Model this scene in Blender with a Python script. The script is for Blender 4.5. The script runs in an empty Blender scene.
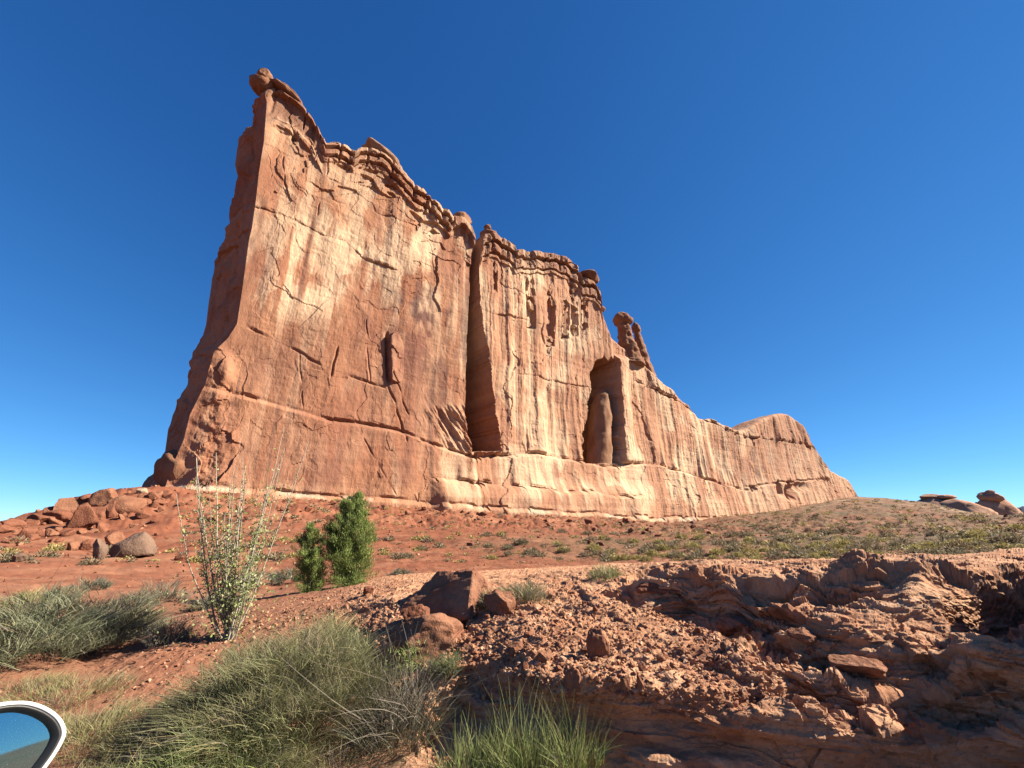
import bpy, bmesh, math, random
import numpy as np
from mathutils import Vector

# ------------------------------------------------------------------ camera, sky, sun, exposure
SC = bpy.context.scene
COL = SC.collection
F_PX, PITCH, CX, CY, EYE = 400.0, math.radians(18.7), 512.0, 384.0, 2.0
SUN_EL, SUN_AZ = math.radians(35), math.radians(87)      # azimuth clockwise from the view direction (+Y)

cam = bpy.data.objects.new('camera', bpy.data.cameras.new('camera'))
COL.objects.link(cam)
cam.location = (0, 0, EYE)
cam.rotation_euler = (math.pi / 2 + PITCH, 0, 0)
cam.data.sensor_width = 36.0
cam.data.lens = F_PX / 1024 * 36.0
cam.data.clip_start = 0.02
cam.data.clip_end = 40000
SC.camera = cam

W = bpy.data.worlds.new('World'); SC.world = W; W.use_nodes = True
wn = W.node_tree.nodes; wn.clear()
sky = wn.new('ShaderNodeTexSky'); sky.sky_type = 'NISHITA'; sky.sun_disc = False
sky.sun_elevation = SUN_EL; sky.sun_rotation = SUN_AZ
sky.altitude = 1500; sky.air_density = 0.6; sky.dust_density = 0.0; sky.ozone_density = 6.0
bg = wn.new('ShaderNodeBackground'); bg.inputs['Strength'].default_value = 0.105
wo = wn.new('ShaderNodeOutputWorld')
sp_ = wn.new('ShaderNodeSeparateColor'); cb_ = wn.new('ShaderNodeCombineColor')          # clear high-desert air: deep blue overhead, pale at the horizon
W.node_tree.links.new(sky.outputs[0], sp_.inputs[0])
for k, (g_, m_) in enumerate(((1.12, .213), (.85, .443), (.65, .745))):
    pw = wn.new('ShaderNodeMath'); pw.operation = 'POWER'; pw.inputs[1].default_value = g_
    ml = wn.new('ShaderNodeMath'); ml.operation = 'MULTIPLY'; ml.inputs[1].default_value = m_
    W.node_tree.links.new(sp_.outputs[k], pw.inputs[0]); W.node_tree.links.new(pw.outputs[0], ml.inputs[0]); W.node_tree.links.new(ml.outputs[0], cb_.inputs[k])
W.node_tree.links.new(cb_.outputs[0], bg.inputs['Color'])
W.node_tree.links.new(bg.outputs[0], wo.inputs['Surface'])

sun = bpy.data.objects.new('sun', bpy.data.lights.new('sun', 'SUN'))
COL.objects.link(sun)
sun.data.energy = 4.4; sun.data.angle = math.radians(0.53); sun.data.color = (1.0, 0.89, 0.72)
SDIR = Vector((math.sin(SUN_AZ) * math.cos(SUN_EL), math.cos(SUN_AZ) * math.cos(SUN_EL), math.sin(SUN_EL)))
sun.rotation_euler = SDIR.to_track_quat('Z', 'Y').to_euler()
sun.location = SDIR * 60

SC.view_settings.view_transform = 'Standard'; SC.view_settings.look = 'None'
SC.view_settings.exposure = 1.95; SC.view_settings.gamma = 1.0
SC.view_settings.use_curve_mapping = False

# ------------------------------------------------------------------ helpers
rng = np.random.default_rng(7)
CP, SP = math.cos(PITCH), math.sin(PITCH)
def ray(px, py):
    a = np.asarray(px, float) - CX; b = CY - np.asarray(py, float)
    return a, F_PX * CP - b * SP, F_PX * SP + b * CP           # right, forward, up
def at(px, py, r):
    "point seen at pixel (px,py) at horizontal distance r"
    x, y, z = ray(px, py); h = np.hypot(x, y)
    return x / h * r, y / h * r, EYE + z / h * r
def tan_el(px, py):
    x, y, z = ray(px, py); return z / np.hypot(x, y)
def az_of(px, py):
    x, y, z = ray(px, py); return np.arctan2(x, y)
def project(x, y, z):
    zz = z - EYE
    d = y * CP + zz * SP; v = -y * SP + zz * CP
    d = np.maximum(d, 1e-3)
    return CX + F_PX * x / d, CY - F_PX * v / d, d

_pr = np.random.default_rng(11)
PERM = _pr.permutation(4096).astype(np.int32)
_a = _pr.random(256) * 2 * np.pi
G2 = np.stack([np.cos(_a), np.sin(_a)], 1)
_g = _pr.normal(size=(256, 3)); G3 = _g / np.linalg.norm(_g, axis=1)[:, None]
def _h2(i, j, s): return PERM[(PERM[(i + s * 131) & 4095] + j) & 4095]
def _h3(i, j, k, s): return PERM[(PERM[(PERM[(i + s * 131) & 4095] + j) & 4095] + k) & 4095]
def _fade(t): return t * t * t * (t * (t * 6 - 15) + 10)
def n2(x, y, s=0):
    xi = np.floor(x).astype(np.int32); yi = np.floor(y).astype(np.int32)
    xf = x - xi; yf = y - yi; u = _fade(xf); v = _fade(yf)
    def g(di, dj):
        q = G2[_h2(xi + di, yi + dj, s) & 255]
        return q[..., 0] * (xf - di) + q[..., 1] * (yf - dj)
    a = g(0, 0); a = a + u * (g(1, 0) - a)
    b = g(0, 1); b = b + u * (g(1, 1) - b)
    return (a + v * (b - a)) * 1.5
def n3(x, y, z, s=0):
    xi = np.floor(x).astype(np.int32); yi = np.floor(y).astype(np.int32); zi = np.floor(z).astype(np.int32)
    xf = x - xi; yf = y - yi; zf = z - zi; u = _fade(xf); v = _fade(yf); w = _fade(zf)
    def g(di, dj, dk):
        q = G3[_h3(xi + di, yi + dj, zi + dk, s) & 255]
        return q[..., 0] * (xf - di) + q[..., 1] * (yf - dj) + q[..., 2] * (zf - dk)
    r = []
    for dk in (0, 1):
        a = g(0, 0, dk); a = a + u * (g(1, 0, dk) - a)
        b = g(0, 1, dk); b = b + u * (g(1, 1, dk) - b)
        r.append(a + v * (b - a))
    return (r[0] + w * (r[1] - r[0])) * 1.5
def fbm2(x, y, o=4, s=0, gain=.5):
    t = 0; a = 1
    for i in range(o):
        t = t + a * n2(x, y, s + i); x = x * 2.03 + 7.1; y = y * 2.03 - 3.7; a *= gain
    return t
def fbm3(x, y, z, o=4, s=0, gain=.5):
    t = 0; a = 1
    for i in range(o):
        t = t + a * n3(x, y, z, s + i); x = x * 2.03 + 7.1; y = y * 2.03 - 3.7; z = z * 2.03 + 1.3; a *= gain
    return t
def worley2(x, y, s=0):
    "random value of the nearest cell, distance to the cell's border"
    xi = np.floor(x).astype(np.int32); yi = np.floor(y).astype(np.int32)
    d1 = np.full(x.shape, 9.0); d2 = np.full(x.shape, 9.0); val = np.zeros(x.shape)
    for di in (-1, 0, 1):
        for dj in (-1, 0, 1):
            h = _h2(xi + di, yi + dj, s)
            ox = (h & 63) / 64.0; oy = ((h >> 6) & 63) / 64.0
            d = np.hypot(xi + di + ox - x, yi + dj + oy - y)
            m = d < d1
            d2 = np.where(m, d1, np.minimum(d2, d)); val = np.where(m, _h2(xi + di, yi + dj, s + 9) / 4095.0, val)
            d1 = np.where(m, d, d1)
    return val, d2 - d1
def sst(a, b, x):
    t = np.clip((x - a) / (b - a), 0, 1); return t * t * (3 - 2 * t)
def mixc(c, col, m): return c + (col - c) * np.clip(m, 0, 1)[..., None]
def gauss_rows(a, sig):
    n = int(sig * 3) + 1; k = np.exp(-.5 * (np.arange(-n, n + 1) / sig) ** 2); k /= k.sum()
    p = np.pad(a, ((n, n), (0, 0)), mode='edge')
    return sum(k[i] * p[i:i + a.shape[0]] for i in range(2 * n + 1))

ALBEDO = .735                     # one factor for every stone, soil and leaf colour below
def mesh_np(name, verts, faces, mat=None, smooth=True, colors=None, attr='tint'):
    "faces: (n,3) or (n,4) int array"
    me = bpy.data.meshes.new(name)
    verts = np.asarray(verts, np.float32); faces = np.asarray(faces, np.int32)
    k = faces.shape[1]
    me.vertices.add(len(verts)); me.vertices.foreach_set('co', verts.ravel())
    me.loops.add(faces.size); me.loops.foreach_set('vertex_index', faces.ravel())
    me.polygons.add(len(faces))
    me.polygons.foreach_set('loop_start', np.arange(0, faces.size, k, dtype=np.int32))
    me.polygons.foreach_set('loop_total', np.full(len(faces), k, np.int32))
    me.polygons.foreach_set('use_smooth', np.full(len(faces), smooth))
    me.update(calc_edges=True); me.validate()
    if colors is not None:
        ca = me.color_attributes.new(attr, 'FLOAT_COLOR', 'POINT')
        c = np.ones((len(verts), 4), np.float32); c[:, :3] = np.asarray(colors) * ALBEDO
        ca.data.foreach_set('color', c.ravel())
    if mat: me.materials.append(mat)
    return me
def grid_faces(nr, nc, wrap=False):
    i = np.arange(nr * nc).reshape(nr, nc)
    if wrap: i = np.concatenate([i, i[:, :1]], 1)
    return np.stack([i[:-1, :-1].ravel(), i[:-1, 1:].ravel(), i[1:, 1:].ravel(), i[1:, :-1].ravel()], 1)
def link(name, me, parent=None, loc=None):
    o = bpy.data.objects.new(name, me); COL.objects.link(o)
    if parent: o.parent = parent
    if loc is not None: o.location = loc
    return o
def tag(o, label=None, cat=None, group=None, kind=None):
    if label: o['label'] = label
    if cat: o['category'] = cat
    if group: o['group'] = group
    if kind: o['kind'] = kind
    return o
def thing(name, label, cat, loc=(0, 0, 0), group=None):
    o = bpy.data.objects.new(name, None); COL.objects.link(o); o.location = loc; o.empty_display_size = .3
    return tag(o, label, cat, group)

def new_mat(name, rough=.9, spec=.2):
    m = bpy.data.materials.new(name); m.use_nodes = True
    b = m.node_tree.nodes['Principled BSDF']; b.inputs['Roughness'].default_value = rough
    b.inputs['Specular IOR Level'].default_value = spec
    return m, m.node_tree, b
def node(nt, kind, **kw):
    n = nt.nodes.new(kind)
    for k, v in kw.items():
        if k in n.inputs: n.inputs[k].default_value = v
        else: setattr(n, k, v)
    return n
def rock_mat(name, attr='tint', base=None, sc=1.0, bump=.5, dist=.1, var=.25, fine=None, stretch=(1, 1, 1), rough=.92):
    "tint attribute (or a base colour) varied by noise at two scales, with noise bump"
    m, nt, b = new_mat(name, rough, .12); L = nt.links.new
    tc = node(nt, 'ShaderNodeTexCoord'); mp = node(nt, 'ShaderNodeMapping'); mp.inputs['Scale'].default_value = stretch
    L(tc.outputs['Object'], mp.inputs['Vector'])
    na = node(nt, 'ShaderNodeTexNoise', Scale=sc, Detail=8.0, Roughness=.65); L(mp.outputs[0], na.inputs['Vector'])
    nb = node(nt, 'ShaderNodeTexNoise', Scale=sc * 7.3, Detail=6.0, Roughness=.6); L(mp.outputs[0], nb.inputs['Vector'])
    if base is None:
        c = node(nt, 'ShaderNodeAttribute', attribute_name=attr).outputs['Color']
    else:
        c = node(nt, 'ShaderNodeRGB'); c.outputs[0].default_value = (*(q * ALBEDO for q in base), 1); c = c.outputs[0]
    ad = node(nt, 'ShaderNodeMath', operation='ADD'); L(na.outputs[0], ad.inputs[0]); L(nb.outputs[0], ad.inputs[1])
    mr = node(nt, 'ShaderNodeMapRange'); L(ad.outputs[0], mr.inputs['Value'])
    mr.inputs['From Min'].default_value = .6; mr.inputs['From Max'].default_value = 1.4
    mr.inputs['To Min'].default_value = 1 - var; mr.inputs['To Max'].default_value = 1 + var
    mx = node(nt, 'ShaderNodeVectorMath', operation='SCALE'); L(c, mx.inputs[0]); L(mr.outputs[0], mx.inputs['Scale'])
    L(mx.outputs[0], b.inputs['Base Color'])
    bp = node(nt, 'ShaderNodeBump', Strength=bump, Distance=dist); L(ad.outputs[0], bp.inputs['Height'])
    L(bp.outputs[0], b.inputs['Normal'])
    return m
# ------------------------------------------------------------------ terrain (one sheet to the horizon)
GROUND = -2.05
ctrl = []                                   # (az, log r, Q=(zrel-GROUND)/r)
def cp(px, py, r): ctrl.append((float(az_of(px, py)), math.log(r), (float(tan_el(px, py)) * r - GROUND) / r))
def cz(azd, r, zr): ctrl.append((math.radians(azd), math.log(r), (zr - GROUND) / r))
for a in (-170, -120, -80, -55, -40, -20, 0, 20, 40, 60, 90, 130):
    cz(a, .5, GROUND); cz(a, 2.5, GROUND)
for a in (-60, -45, -30, -15, 0, 15, 30, 45, 60): cz(a, 5.0, GROUND - .03)
for a in (-5, 10, 25, 40, 55): cz(a, 9, -2.35); cz(a, 14, -2.5)
cp(40, 660, 9.5); cp(110, 655, 9.5); cp(60, 620, 13); cp(140, 610, 14); cp(240, 608, 13); cp(330, 600, 14.5)
for p in ((20, 592, 20), (100, 588, 21), (200, 590, 19), (300, 585, 20), (380, 578, 22), (450, 574, 23),
          (20, 570, 32), (110, 568, 33), (200, 566, 33), (300, 562, 34), (420, 560, 33), (520, 558, 34),
          (20, 556, 46), (110, 553, 48), (200, 545, 52), (300, 541, 52), (420, 540, 52), (560, 540, 52),
          (10, 545, 62), (60, 541, 66), (110, 536, 72), (200, 524, 76), (300, 519, 80), (420, 523, 84), (560, 528, 85),
          (0, 525.5, 92), (25, 519, 94), (50, 512.5, 96), (75, 504, 97), (100, 498, 99), (125, 492, 102), (150, 488, 107),
          (210, 491, 108), (270, 496, 112), (350, 502, 119), (440, 510, 130), (500, 514, 144), (560, 518, 162), (650, 521, 208),
          (700, 518, 240), (740, 513, 280), (800, 505, 345), (856, 498, 412),
          (650, 556, 33), (800, 552, 36), (920, 550, 38), (1020, 548, 40),
          (650, 542, 55), (800, 540, 55), (920, 538, 58), (1020, 537, 60),
          (650, 530, 95), (800, 526, 110), (920, 522, 120), (1020, 524, 120),
          (740, 520, 170), (840, 512, 210), (920, 508, 230), (1020, 522, 230),
          (880, 500, 330), (920, 502, 340), (960, 512, 350), (1020, 521, 380), (900, 500.5, 360), (940, 506, 345), (985, 518, 360)): cp(*p)
for a, r, z in ((-46, 150, -6), (-52, 130, -7), (-60, 95, -4), (-43, 220, -10), (-30, 260, 0), (0, 330, 4), (20, 420, 6),
                (-75, 60, -2.5), (-110, 60, -2.5), (-150, 60, -2.5), (180, 60, -2), (150, 60, -1), (110, 60, 0), (75, 70, 0), (60, 60, -.5),
                (-60, 30, -2.4), (62, 30, -1.6), (44, 600, -4), (36, 620, 0), (52, 500, -3), (60, 200, -1), (75, 300, -2)): cz(a, r, z)
for a in range(-180, 180, 30): cz(a, 2000, -30); cz(a, 9000, -30)
ctrl = np.array(ctrl); KA = 2.4
def _tps(d2): return np.where(d2 > 0, .5 * d2 * np.log(np.maximum(d2, 1e-12)), 0)
_X = np.stack([ctrl[:, 0] * KA, ctrl[:, 1]], 1)
_n = len(_X)
_K = _tps(((_X[:, None] - _X[None]) ** 2).sum(2)) + np.eye(_n) * 1e-3
_P = np.concatenate([np.ones((_n, 1)), _X], 1)
_A = np.block([[_K, _P], [_P.T, np.zeros((3, 3))]])
_w = np.linalg.solve(_A, np.concatenate([ctrl[:, 2], np.zeros(3)]))
def terrain_z(x, y, rough=True):
    "absolute height of the land at x,y"
    sh = np.shape(x); x = np.ravel(np.asarray(x, float)); y = np.ravel(np.asarray(y, float))
    r = np.hypot(x, y) + 1e-6; a = np.arctan2(x, y); X = np.stack([a * KA, np.log(np.maximum(r, .5))], 1)
    q = np.zeros(len(x))
    for i in range(0, len(x), 20000):
        d2 = ((X[i:i + 20000, None] - _X[None]) ** 2).sum(2)
        q[i:i + 20000] = _tps(d2) @ _w[:_n] + _w[_n] + X[i:i + 20000] @ _w[_n + 1:]
    z = q * r + GROUND + EYE
    far = sst(600, 1500, r); z = z * (1 - far) + (-28) * far
    near = sst(2.0, 4.0, r); z = z * near + (GROUND + EYE) * (1 - near)
    if rough:
        z = z + .10 * fbm2(x * .6, y * .6, 4, 3) * sst(3, 12, r) + .35 * fbm2(x * .09, y * .09, 4, 31) * sst(15, 45, r) \
            + 1.2 * fbm2(x * .02, y * .02, 3, 61) * sst(60, 160, r) + .02 * fbm2(x * 4, y * 4, 3, 71) \
            + sst(62, 85, r) * (1 - sst(180, 260, r)) * (.75 * fbm2(x * .22, y * .22, 4, 81) + .40 * np.abs(fbm2(x * .6, y * .6, 3, 83)))
    return z.reshape(sh)

az = np.concatenate([np.radians(np.linspace(-180, -63, 60, endpoint=False)), np.radians(np.linspace(-63, 63, 880)),
                     np.radians(np.linspace(63, 180, 60, endpoint=False)[1:])])
rr = np.concatenate([[.02, .4], np.geomspace(1.0, 600, 420), np.geomspace(600, 14000, 30)[1:]])
A, R = np.meshgrid(az, rr)
TX = R * np.sin(A); TY = R * np.cos(A); TZ = terrain_z(TX, TY)
TPX, TPY, _ = project(TX, TY, TZ)
# soil colours: red sand, paler sand sheets, grey-olive scrub tint out on the flat
soil = np.array((.245, .090, .050)); sand = np.array((.315, .150, .090)); dark = np.array((.145, .053, .032)); scrub = np.array((.120, .090, .052)); pale = np.array((.33, .225, .145)); dust = np.array((.245, .125, .078))
def land_colour(TX, TY, TZ):
    R = np.hypot(TX, TY); TPX, TPY, _ = project(TX, TY, TZ)
    f1 = fbm2(TX * .05, TY * .05, 4, 5); f2 = fbm2(TX * .4, TY * .4, 4, 15)
    c = soil[None, None] + 0 * TX[..., None]
    c = mixc(c, sand, sst(.0, .7, f1 + .35 * f2) * .75)
    c = mixc(c, dark, sst(.25, .8, fbm2(TX * .11, TY * .11, 4, 25)) * .6)
    c = mixc(c, sand, .6 * sst(.1, .55, fbm2(TX * .16 + 9, TY * .34, 4, 19))); c = mixc(c, dark, .5 * sst(.15, .6, fbm2(TX * .3, TY * .7, 4, 23)))
    t_ = fbm2(TX * .9, TY * .9, 3, 17); c = mixc(c, dark, .45 * sst(.1, .6, t_))
    ground_band = np.exp(-((TPY - 558) / 4.0) ** 2) * sst(330, 200, TPX) + np.exp(-((TPY - 570 - 0.01 * TPX) / 5.0) ** 2) * .7 * sst(620, 300, TPX)
    c = mixc(c, sand, ground_band * (.7 + f2 * .5))
    sc_m = sst(500, 800, TPX) * sst(30, 60, R) * (.55 + .5 * fbm2(TX * .06, TY * .14, 4, 45)) + sst(380, 600, TPX) * sst(25, 45, R) * (1 - sst(50, 70, R)) * .4
    c = mixc(c, scrub, sc_m)
    c = mixc(c, pale, sst(210, 300, R) * sst(.0, .5, fbm2(TX * .06, TY * .06, 3, 55)) * sst(600, 800, TPX) * .75)
    c = mixc(c, np.array((.20, .145, .10)), (1 - sst(4.5, 7, R)) * .8)           # grey road-shoulder gravel near the car
    c = mixc(c, dust, .8 * sst(26, 12, R) * (.75 + .5 * f2))
    return c
c = land_colour(TX, TY, TZ)
M_soil = rock_mat('red_soil', sc=3.0, bump=.6, dist=.03, var=.35)
tag(link('ground', mesh_np('ground', np.stack([TX, TY, TZ], 2).reshape(-1, 3), grid_faces(*TX.shape, wrap=True)[:, ::-1], M_soil, True, c.reshape(-1, 3))), kind='structure')
# ------------------------------------------------------------------ the sandstone fin
B0 = np.array(at(152, 486, 110.)); B1 = np.array(at(858, 497, 432.))
WD = (B1 - B0)[:2]; WL = np.linalg.norm(WD); WD = WD / WL; WN = np.array((WD[1], -WD[0]))
THICK = 24.0
def on_wall(px, py, off=0.0):
    "pixel -> (u along the fin, absolute z) on the wall plane moved by off along its outward normal"
    x, y, z = ray(px, py); o = B0[:2] + WN * off
    t = (o @ WN) / (x * WN[0] + y * WN[1]); X = x * t - o[0]; Y = y * t - o[1]
    return X * WD[0] + Y * WD[1], EYE + z * t
def wall_pt(u, z, off=0.0):
    return (B0[0] + WD[0] * u + WN[0] * off, B0[1] + WD[1] * u + WN[1] * off, z)
crest_px = np.array([(250, 92), (262, 88), (275, 86), (286, 91), (300, 101), (311, 116), (317, 131), (321, 139), (335, 139), (345, 142), (352, 148), (358, 145),
    (369, 146), (380, 151), (392, 162), (405, 176), (415, 187), (430, 199), (445, 211), (449, 217), (453, 215), (462, 216), (469, 224), (473.5, 238), (475.2, 262), (478.5, 264),
    (479.5, 240), (483, 232.5), (492, 232), (505, 239), (513, 244), (515, 250), (525, 249), (535, 250), (550, 251.5), (565, 257), (577, 266), (580, 277), (592, 281),
    (598, 291), (601, 310), (604, 320), (610, 336), (622, 346), (632, 352), (640, 358), (648, 369), (660, 380), (676, 393), (690, 405), (700, 417), (706, 419), (712, 418),
    (725, 425), (738, 431), (748, 428), (760, 419.5), (775, 414), (785, 412.5), (795, 417), (803, 426), (810, 437), (818, 452), (823, 461), (830, 470), (838, 475), (846, 478), (852, 484), (859, 497)], float)
cu, czz = on_wall(crest_px[:, 0], crest_px[:, 1])
# front corner (lit / shaded edge) and back-left silhouette, as u over z
corner = np.array([(262, 84), (267, 101), (264, 141), (259, 172), (256, 200), (252, 228), (249, 240), (243, 285), (237, 324), (228, 338), (214, 352), (205, 385), (190, 415), (184, 440), (172, 468), (165, 490)], float)
gu, gz = on_wall(corner[:, 0], corner[:, 1]); o_ = np.argsort(gz); gu, gz = gu[o_], gz[o_]
sil = np.array([(251, 84), (249, 112), (243, 128), (237, 150), (235, 165), (238, 178), (234, 195), (229, 216), (230, 226), (221, 248), (215, 270), (209, 300), (206, 325), (200, 345), (192, 365), (188, 385), (178, 405), (168, 430), (165, 452), (158, 468), (150, 480), (144, 492)], float)
bu, bz = on_wall(sil[:, 0], sil[:, 1], -THICK); o_ = np.argsort(bz); bu, bz = bu[o_], bz[o_]

NC, NR = 900, 430
pxs = np.linspace(150, 860, NC)
u_nom, _z = on_wall(pxs, np.full(NC, 440.0))
u_top0 = np.interp(gz.max(), gz, gu)
u_nom = u_top0 + (u_nom - u_nom[0]) * (u_nom[-1] - u_top0) / (u_nom[-1] - u_nom[0])
H = np.interp(u_nom, cu, czz)
ZB = -8.0
vv = np.linspace(0, 1, NR)
FZ = ZB + (H[None] - ZB) * vv[:, None]
FU = u_nom[None] + (np.interp(FZ, gz, gu) - u_top0) * np.exp(-((u_nom - u_top0) / 30.0))[None]
PX, PY, DC = project(*wall_pt(FU, FZ)); MPP = DC / F_PX

def pl(pts): p = np.array(pts, float); return np.interp(PX, p[:, 0], p[:, 1])
def plx(pts): p = np.array(pts, float); return np.interp(PY, p[:, 1], p[:, 0])
def span(a, b, s=6): return sst(a - s, a + s, PX) * (1 - sst(b - s, b + s, PX))
def vspan(a, b, s=5): return sst(a - s, a + s, PY) * (1 - sst(b - s, b + s, PY))
disp = np.zeros_like(FU)
wob = .45 * fbm2(FU * .15, FZ * .05, 3, 101) + 1.1 * (worley2(FU / 5.5, FZ / 60, 103)[0] - .5)
def ledge(pts, over=0., under=0., cut=0., w=.5, dec=5., wave=1.5):
    "horizontal parting: rock above stands `over` proud and decays upward, bench below stands `under` proud, joint cut in between"
    global disp
    t = (PY - pl(pts) + wob * wave) * MPP; m = span(pts[0][0], pts[-1][0])
    brk = .12 + .88 * sst(-.25, .3, fbm2(FU * .11, FZ * .02 + pts[0][1], 3, 111))
    disp += m * (over * brk * np.where(t < 0, np.exp(np.minimum(t, 0) / dec), 0) + under * sst(0, 1.5, t) - .6 * cut * brk * np.exp(-np.abs(t / (w * .8)) ** 3))
def crack(pts, cut=1.0, w=.45, step=0., dec=6.):
    "steep joint; `step` makes the rock on its right stand proud"
    global disp
    t = (PX - plx(pts) + wob * 1.2 + 1.6 * n2(FZ * .22, FU * 0 + pts[0][0], 5)) * MPP; m = vspan(pts[0][1], pts[-1][1], 3)
    brk = sst(-.25, .2, n2(FZ * .16 + pts[0][0], FU * .02, 9)); disp += m * (-.75 * cut * brk * np.exp(-np.abs(t / (w * .75)) ** 3) + step * np.where(t > 0, np.exp(-np.maximum(t, 0) / dec), 0))

depth = H[None] - FZ                                  # metres below the crest
# large undulation, slabs, flutes, bedding
big = fbm2(FU * .03, FZ * .02, 3, 1)
disp += 1.3 * big
wx = fbm2(FU * .08, FZ * .08, 3, 7)
v1, e1 = worley2(FU / 17 + wx * .3, FZ / 26 + .2 * wx, 2); disp += .50 * (v1 - .5)
v2, e2 = worley2(FU / 6.5 + wx * .35, FZ / 10 + wx * .3, 5); disp += .34 * (v2 - .5) * (.25 + .65 * sst(-.2, .5, n2(FU * .05, FZ * .04, 77)))
v3, e3 = worley2(FU / 2.4 + wx * .4, FZ / 2.9 + wx * .4, 8); disp += .24 * (v3 - .5) * sst(-.05, .45, fbm2(FU * .06, FZ * .06, 2, 87))
disp += .10 * fbm2(FU * .35, FZ * .22, 4, 21) + .04 * fbm2(FU * 1.1, FZ * .9, 3, 41)
flute = fbm2(FU * .22 + .12 * wx, FZ * .009, 3, 51)
fl_m = .35 + .9 * span(478, 640) * (1 - sst(430, 470, PY)) + .9 * span(640, 860) + .0
disp += .28 * flute * fl_m + .18 * np.round(flute * 2.5) / 2.5 * fl_m
bed = fbm2(FU * .006 + .05 * wx, FZ * .55, 3, 61); disp += .06 * bed
# cap layers: bedding rims that follow the crest, heaviest on the two left blocks
lay = depth + .9 * fbm2(FU * .10, FZ * 0, 2, 91) + 1.2 * (worley2(FU / 6.0, FZ / 40, 35)[0] - .5)
cap_m = 1 - sst(640, 700, PX)
rimv = worley2(FU / 4.2, FZ / 3.0, 33)[0]
def rim(top, bot, amt, m):
    global disp
    s = (lay - top) / (bot - top); ok = (s > 0) & (s < 1)
    disp += np.where(ok, amt * np.clip(np.clip(s, 0, 1) / .45, .0, 1) ** .6 * (.75 + .5 * rimv), 0) * m
capL = span(322, 452, 3); capM = span(452, 474, 1.5); capR = span(480, 600, 2); capT = span(235, 321, 3)
rim(-1.5, 2.6, 2.0, capL); rim(2.9, 6.0, 1.7, capL); rim(6.4, 8.6, .9, capL)
rim(-1.5, 5.5, 1.7, capM)
rim(-1.5, 2.2, 1.5, capT); rim(10, 13, .8, capT)
jl_ = worley2(FU / 8.0, FU * 0, 43)[1]; disp -= (capL + capT) * .9 * np.exp(-(jl_ / .05) ** 2) * (1 - sst(7, 9, depth))
blk = .75 + .5 * (worley2(FU / 9.5 + .2 * wx, FU * 0, 12)[0] - .3)
rim(-2, 4.2, 1.9 * blk, capR); rim(4.6, 9.2, 1.2 * blk, capR); rim(9.6, 11.5, .6, capR)
disp -= capR * 1.1 * np.exp(-((worley2(FU / 9.5 + .2 * wx, FU * 0, 12)[1]) / .06) ** 2) * (1 - sst(7, 10, depth))   # joints between cap blocks
# weathered band below the caps: pockets and broken bedding
band = span(262, 474) * np.exp(-((depth - 16) / 8.0) ** 2)
va, ea = worley2(FU / 4.6 + .3 * wx, FZ / 2.6 + .3 * wx, 37); pk = np.where(va > .74, 1.0, 0) + .5 * np.where(va < .2, 1.0, 0); disp -= .85 * pk * band * (.5 + .8 * n2(FU * .12, FZ * .12, 121))
band2 = span(330, 470) * np.exp(-((depth - 11) / 3.5) ** 2); disp -= 1.2 * np.where(worley2(FU / 3.4 + .3 * wx, FZ / 2.0, 39)[0] > .66, 1.0, 0) * band2
for x0, y0, y1, wd in ((530, 280, 328, 4.5), (551, 292, 345, 3.6), (566, 298, 338, 3.2), (575, 285, 335, 3.6), (585, 300, 330, 3), (497, 262, 292, 2.2)):
    t = np.abs(PX - x0 - .04 * (PY - y0) * 0 - 1.2 * wob) / wd
    disp -= (1 - sst(.6, 1.2, t)) * vspan(y0, y1, 3) * (1.5 * np.where(worley2(FU / 1.7 + x0, FZ / 2.1, 141)[0] > .42, 1.0, 0) + .3)
# big joints and ledges read off the photograph's wall
ledge([(247, 203), (262, 209), (285, 216), (305, 224), (322, 234), (345, 240), (365, 258), (395, 270)], over=.9, cut=.5, w=.4, dec=3)
ledge([(236, 323), (262, 333), (300, 352), (322, 366), (345, 375), (385, 388)], over=.3, cut=.6, w=.45, dec=6)
ledge([(130, 366), (205, 385), (237, 393), (270, 402), (300, 411), (330, 420), (365, 424), (395, 430), (425, 441), (455, 452), (478, 458)], over=.5, under=1.3, cut=1.3, w=.5, dec=5)
ledge([(486, 312), (500, 314), (520, 320), (540, 324)], over=.4, cut=.8, w=.35, dec=3)
ledge([(500, 372), (540, 377), (562, 383), (600, 388)], over=.3, cut=.5, w=.35, dec=4)
ledge([(478, 457), (500, 455), (530, 453), (548, 455), (580, 461), (600, 466), (640, 463), (660, 466), (690, 474), (720, 483), (745, 490)], over=1.2, under=1.6, cut=1.6, w=.7, dec=9)
ledge([(430, 478), (470, 482), (510, 486), (550, 490), (590, 493), (628, 497)], over=.9, under=1.4, cut=1.1, w=.7, dec=5, wave=2.5)
ledge([(636, 381), (655, 390), (680, 401), (700, 414), (722, 428), (745, 437), (775, 440), (800, 443), (818, 449)], over=1.3, cut=1.5, w=.8, dec=6)
ledge([(745, 487), (780, 482), (830, 478)], over=.8, under=1.0, cut=1.0, w=.7, dec=4)
ledge([(150, 484), (200, 486), (270, 491), (350, 497), (440, 504), (480, 507), (560, 512), (650, 518), (740, 516)], over=.3, under=1.0, cut=.8, w=.4, wave=2.5)
crack([(340, 338), (337, 350), (333, 365), (326, 392), (322, 412)], 1.0, .4)
crack([(367, 318), (368, 352), (371, 385)], .4, .3)
crack([(388, 385), (394, 400), (401, 425), (405, 442)], .9, .4); crack([(392, 372), (402, 395), (410, 420)], .6, .3)
crack([(362, 440), (378, 470), (392, 496)], .5, .3)
crack([(436, 256), (437, 285), (433, 298), (441, 312)], .8, .4, .5)
crack([(539, 308), (542, 322), (540, 333), (548, 352)], 1.3, .45)
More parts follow.
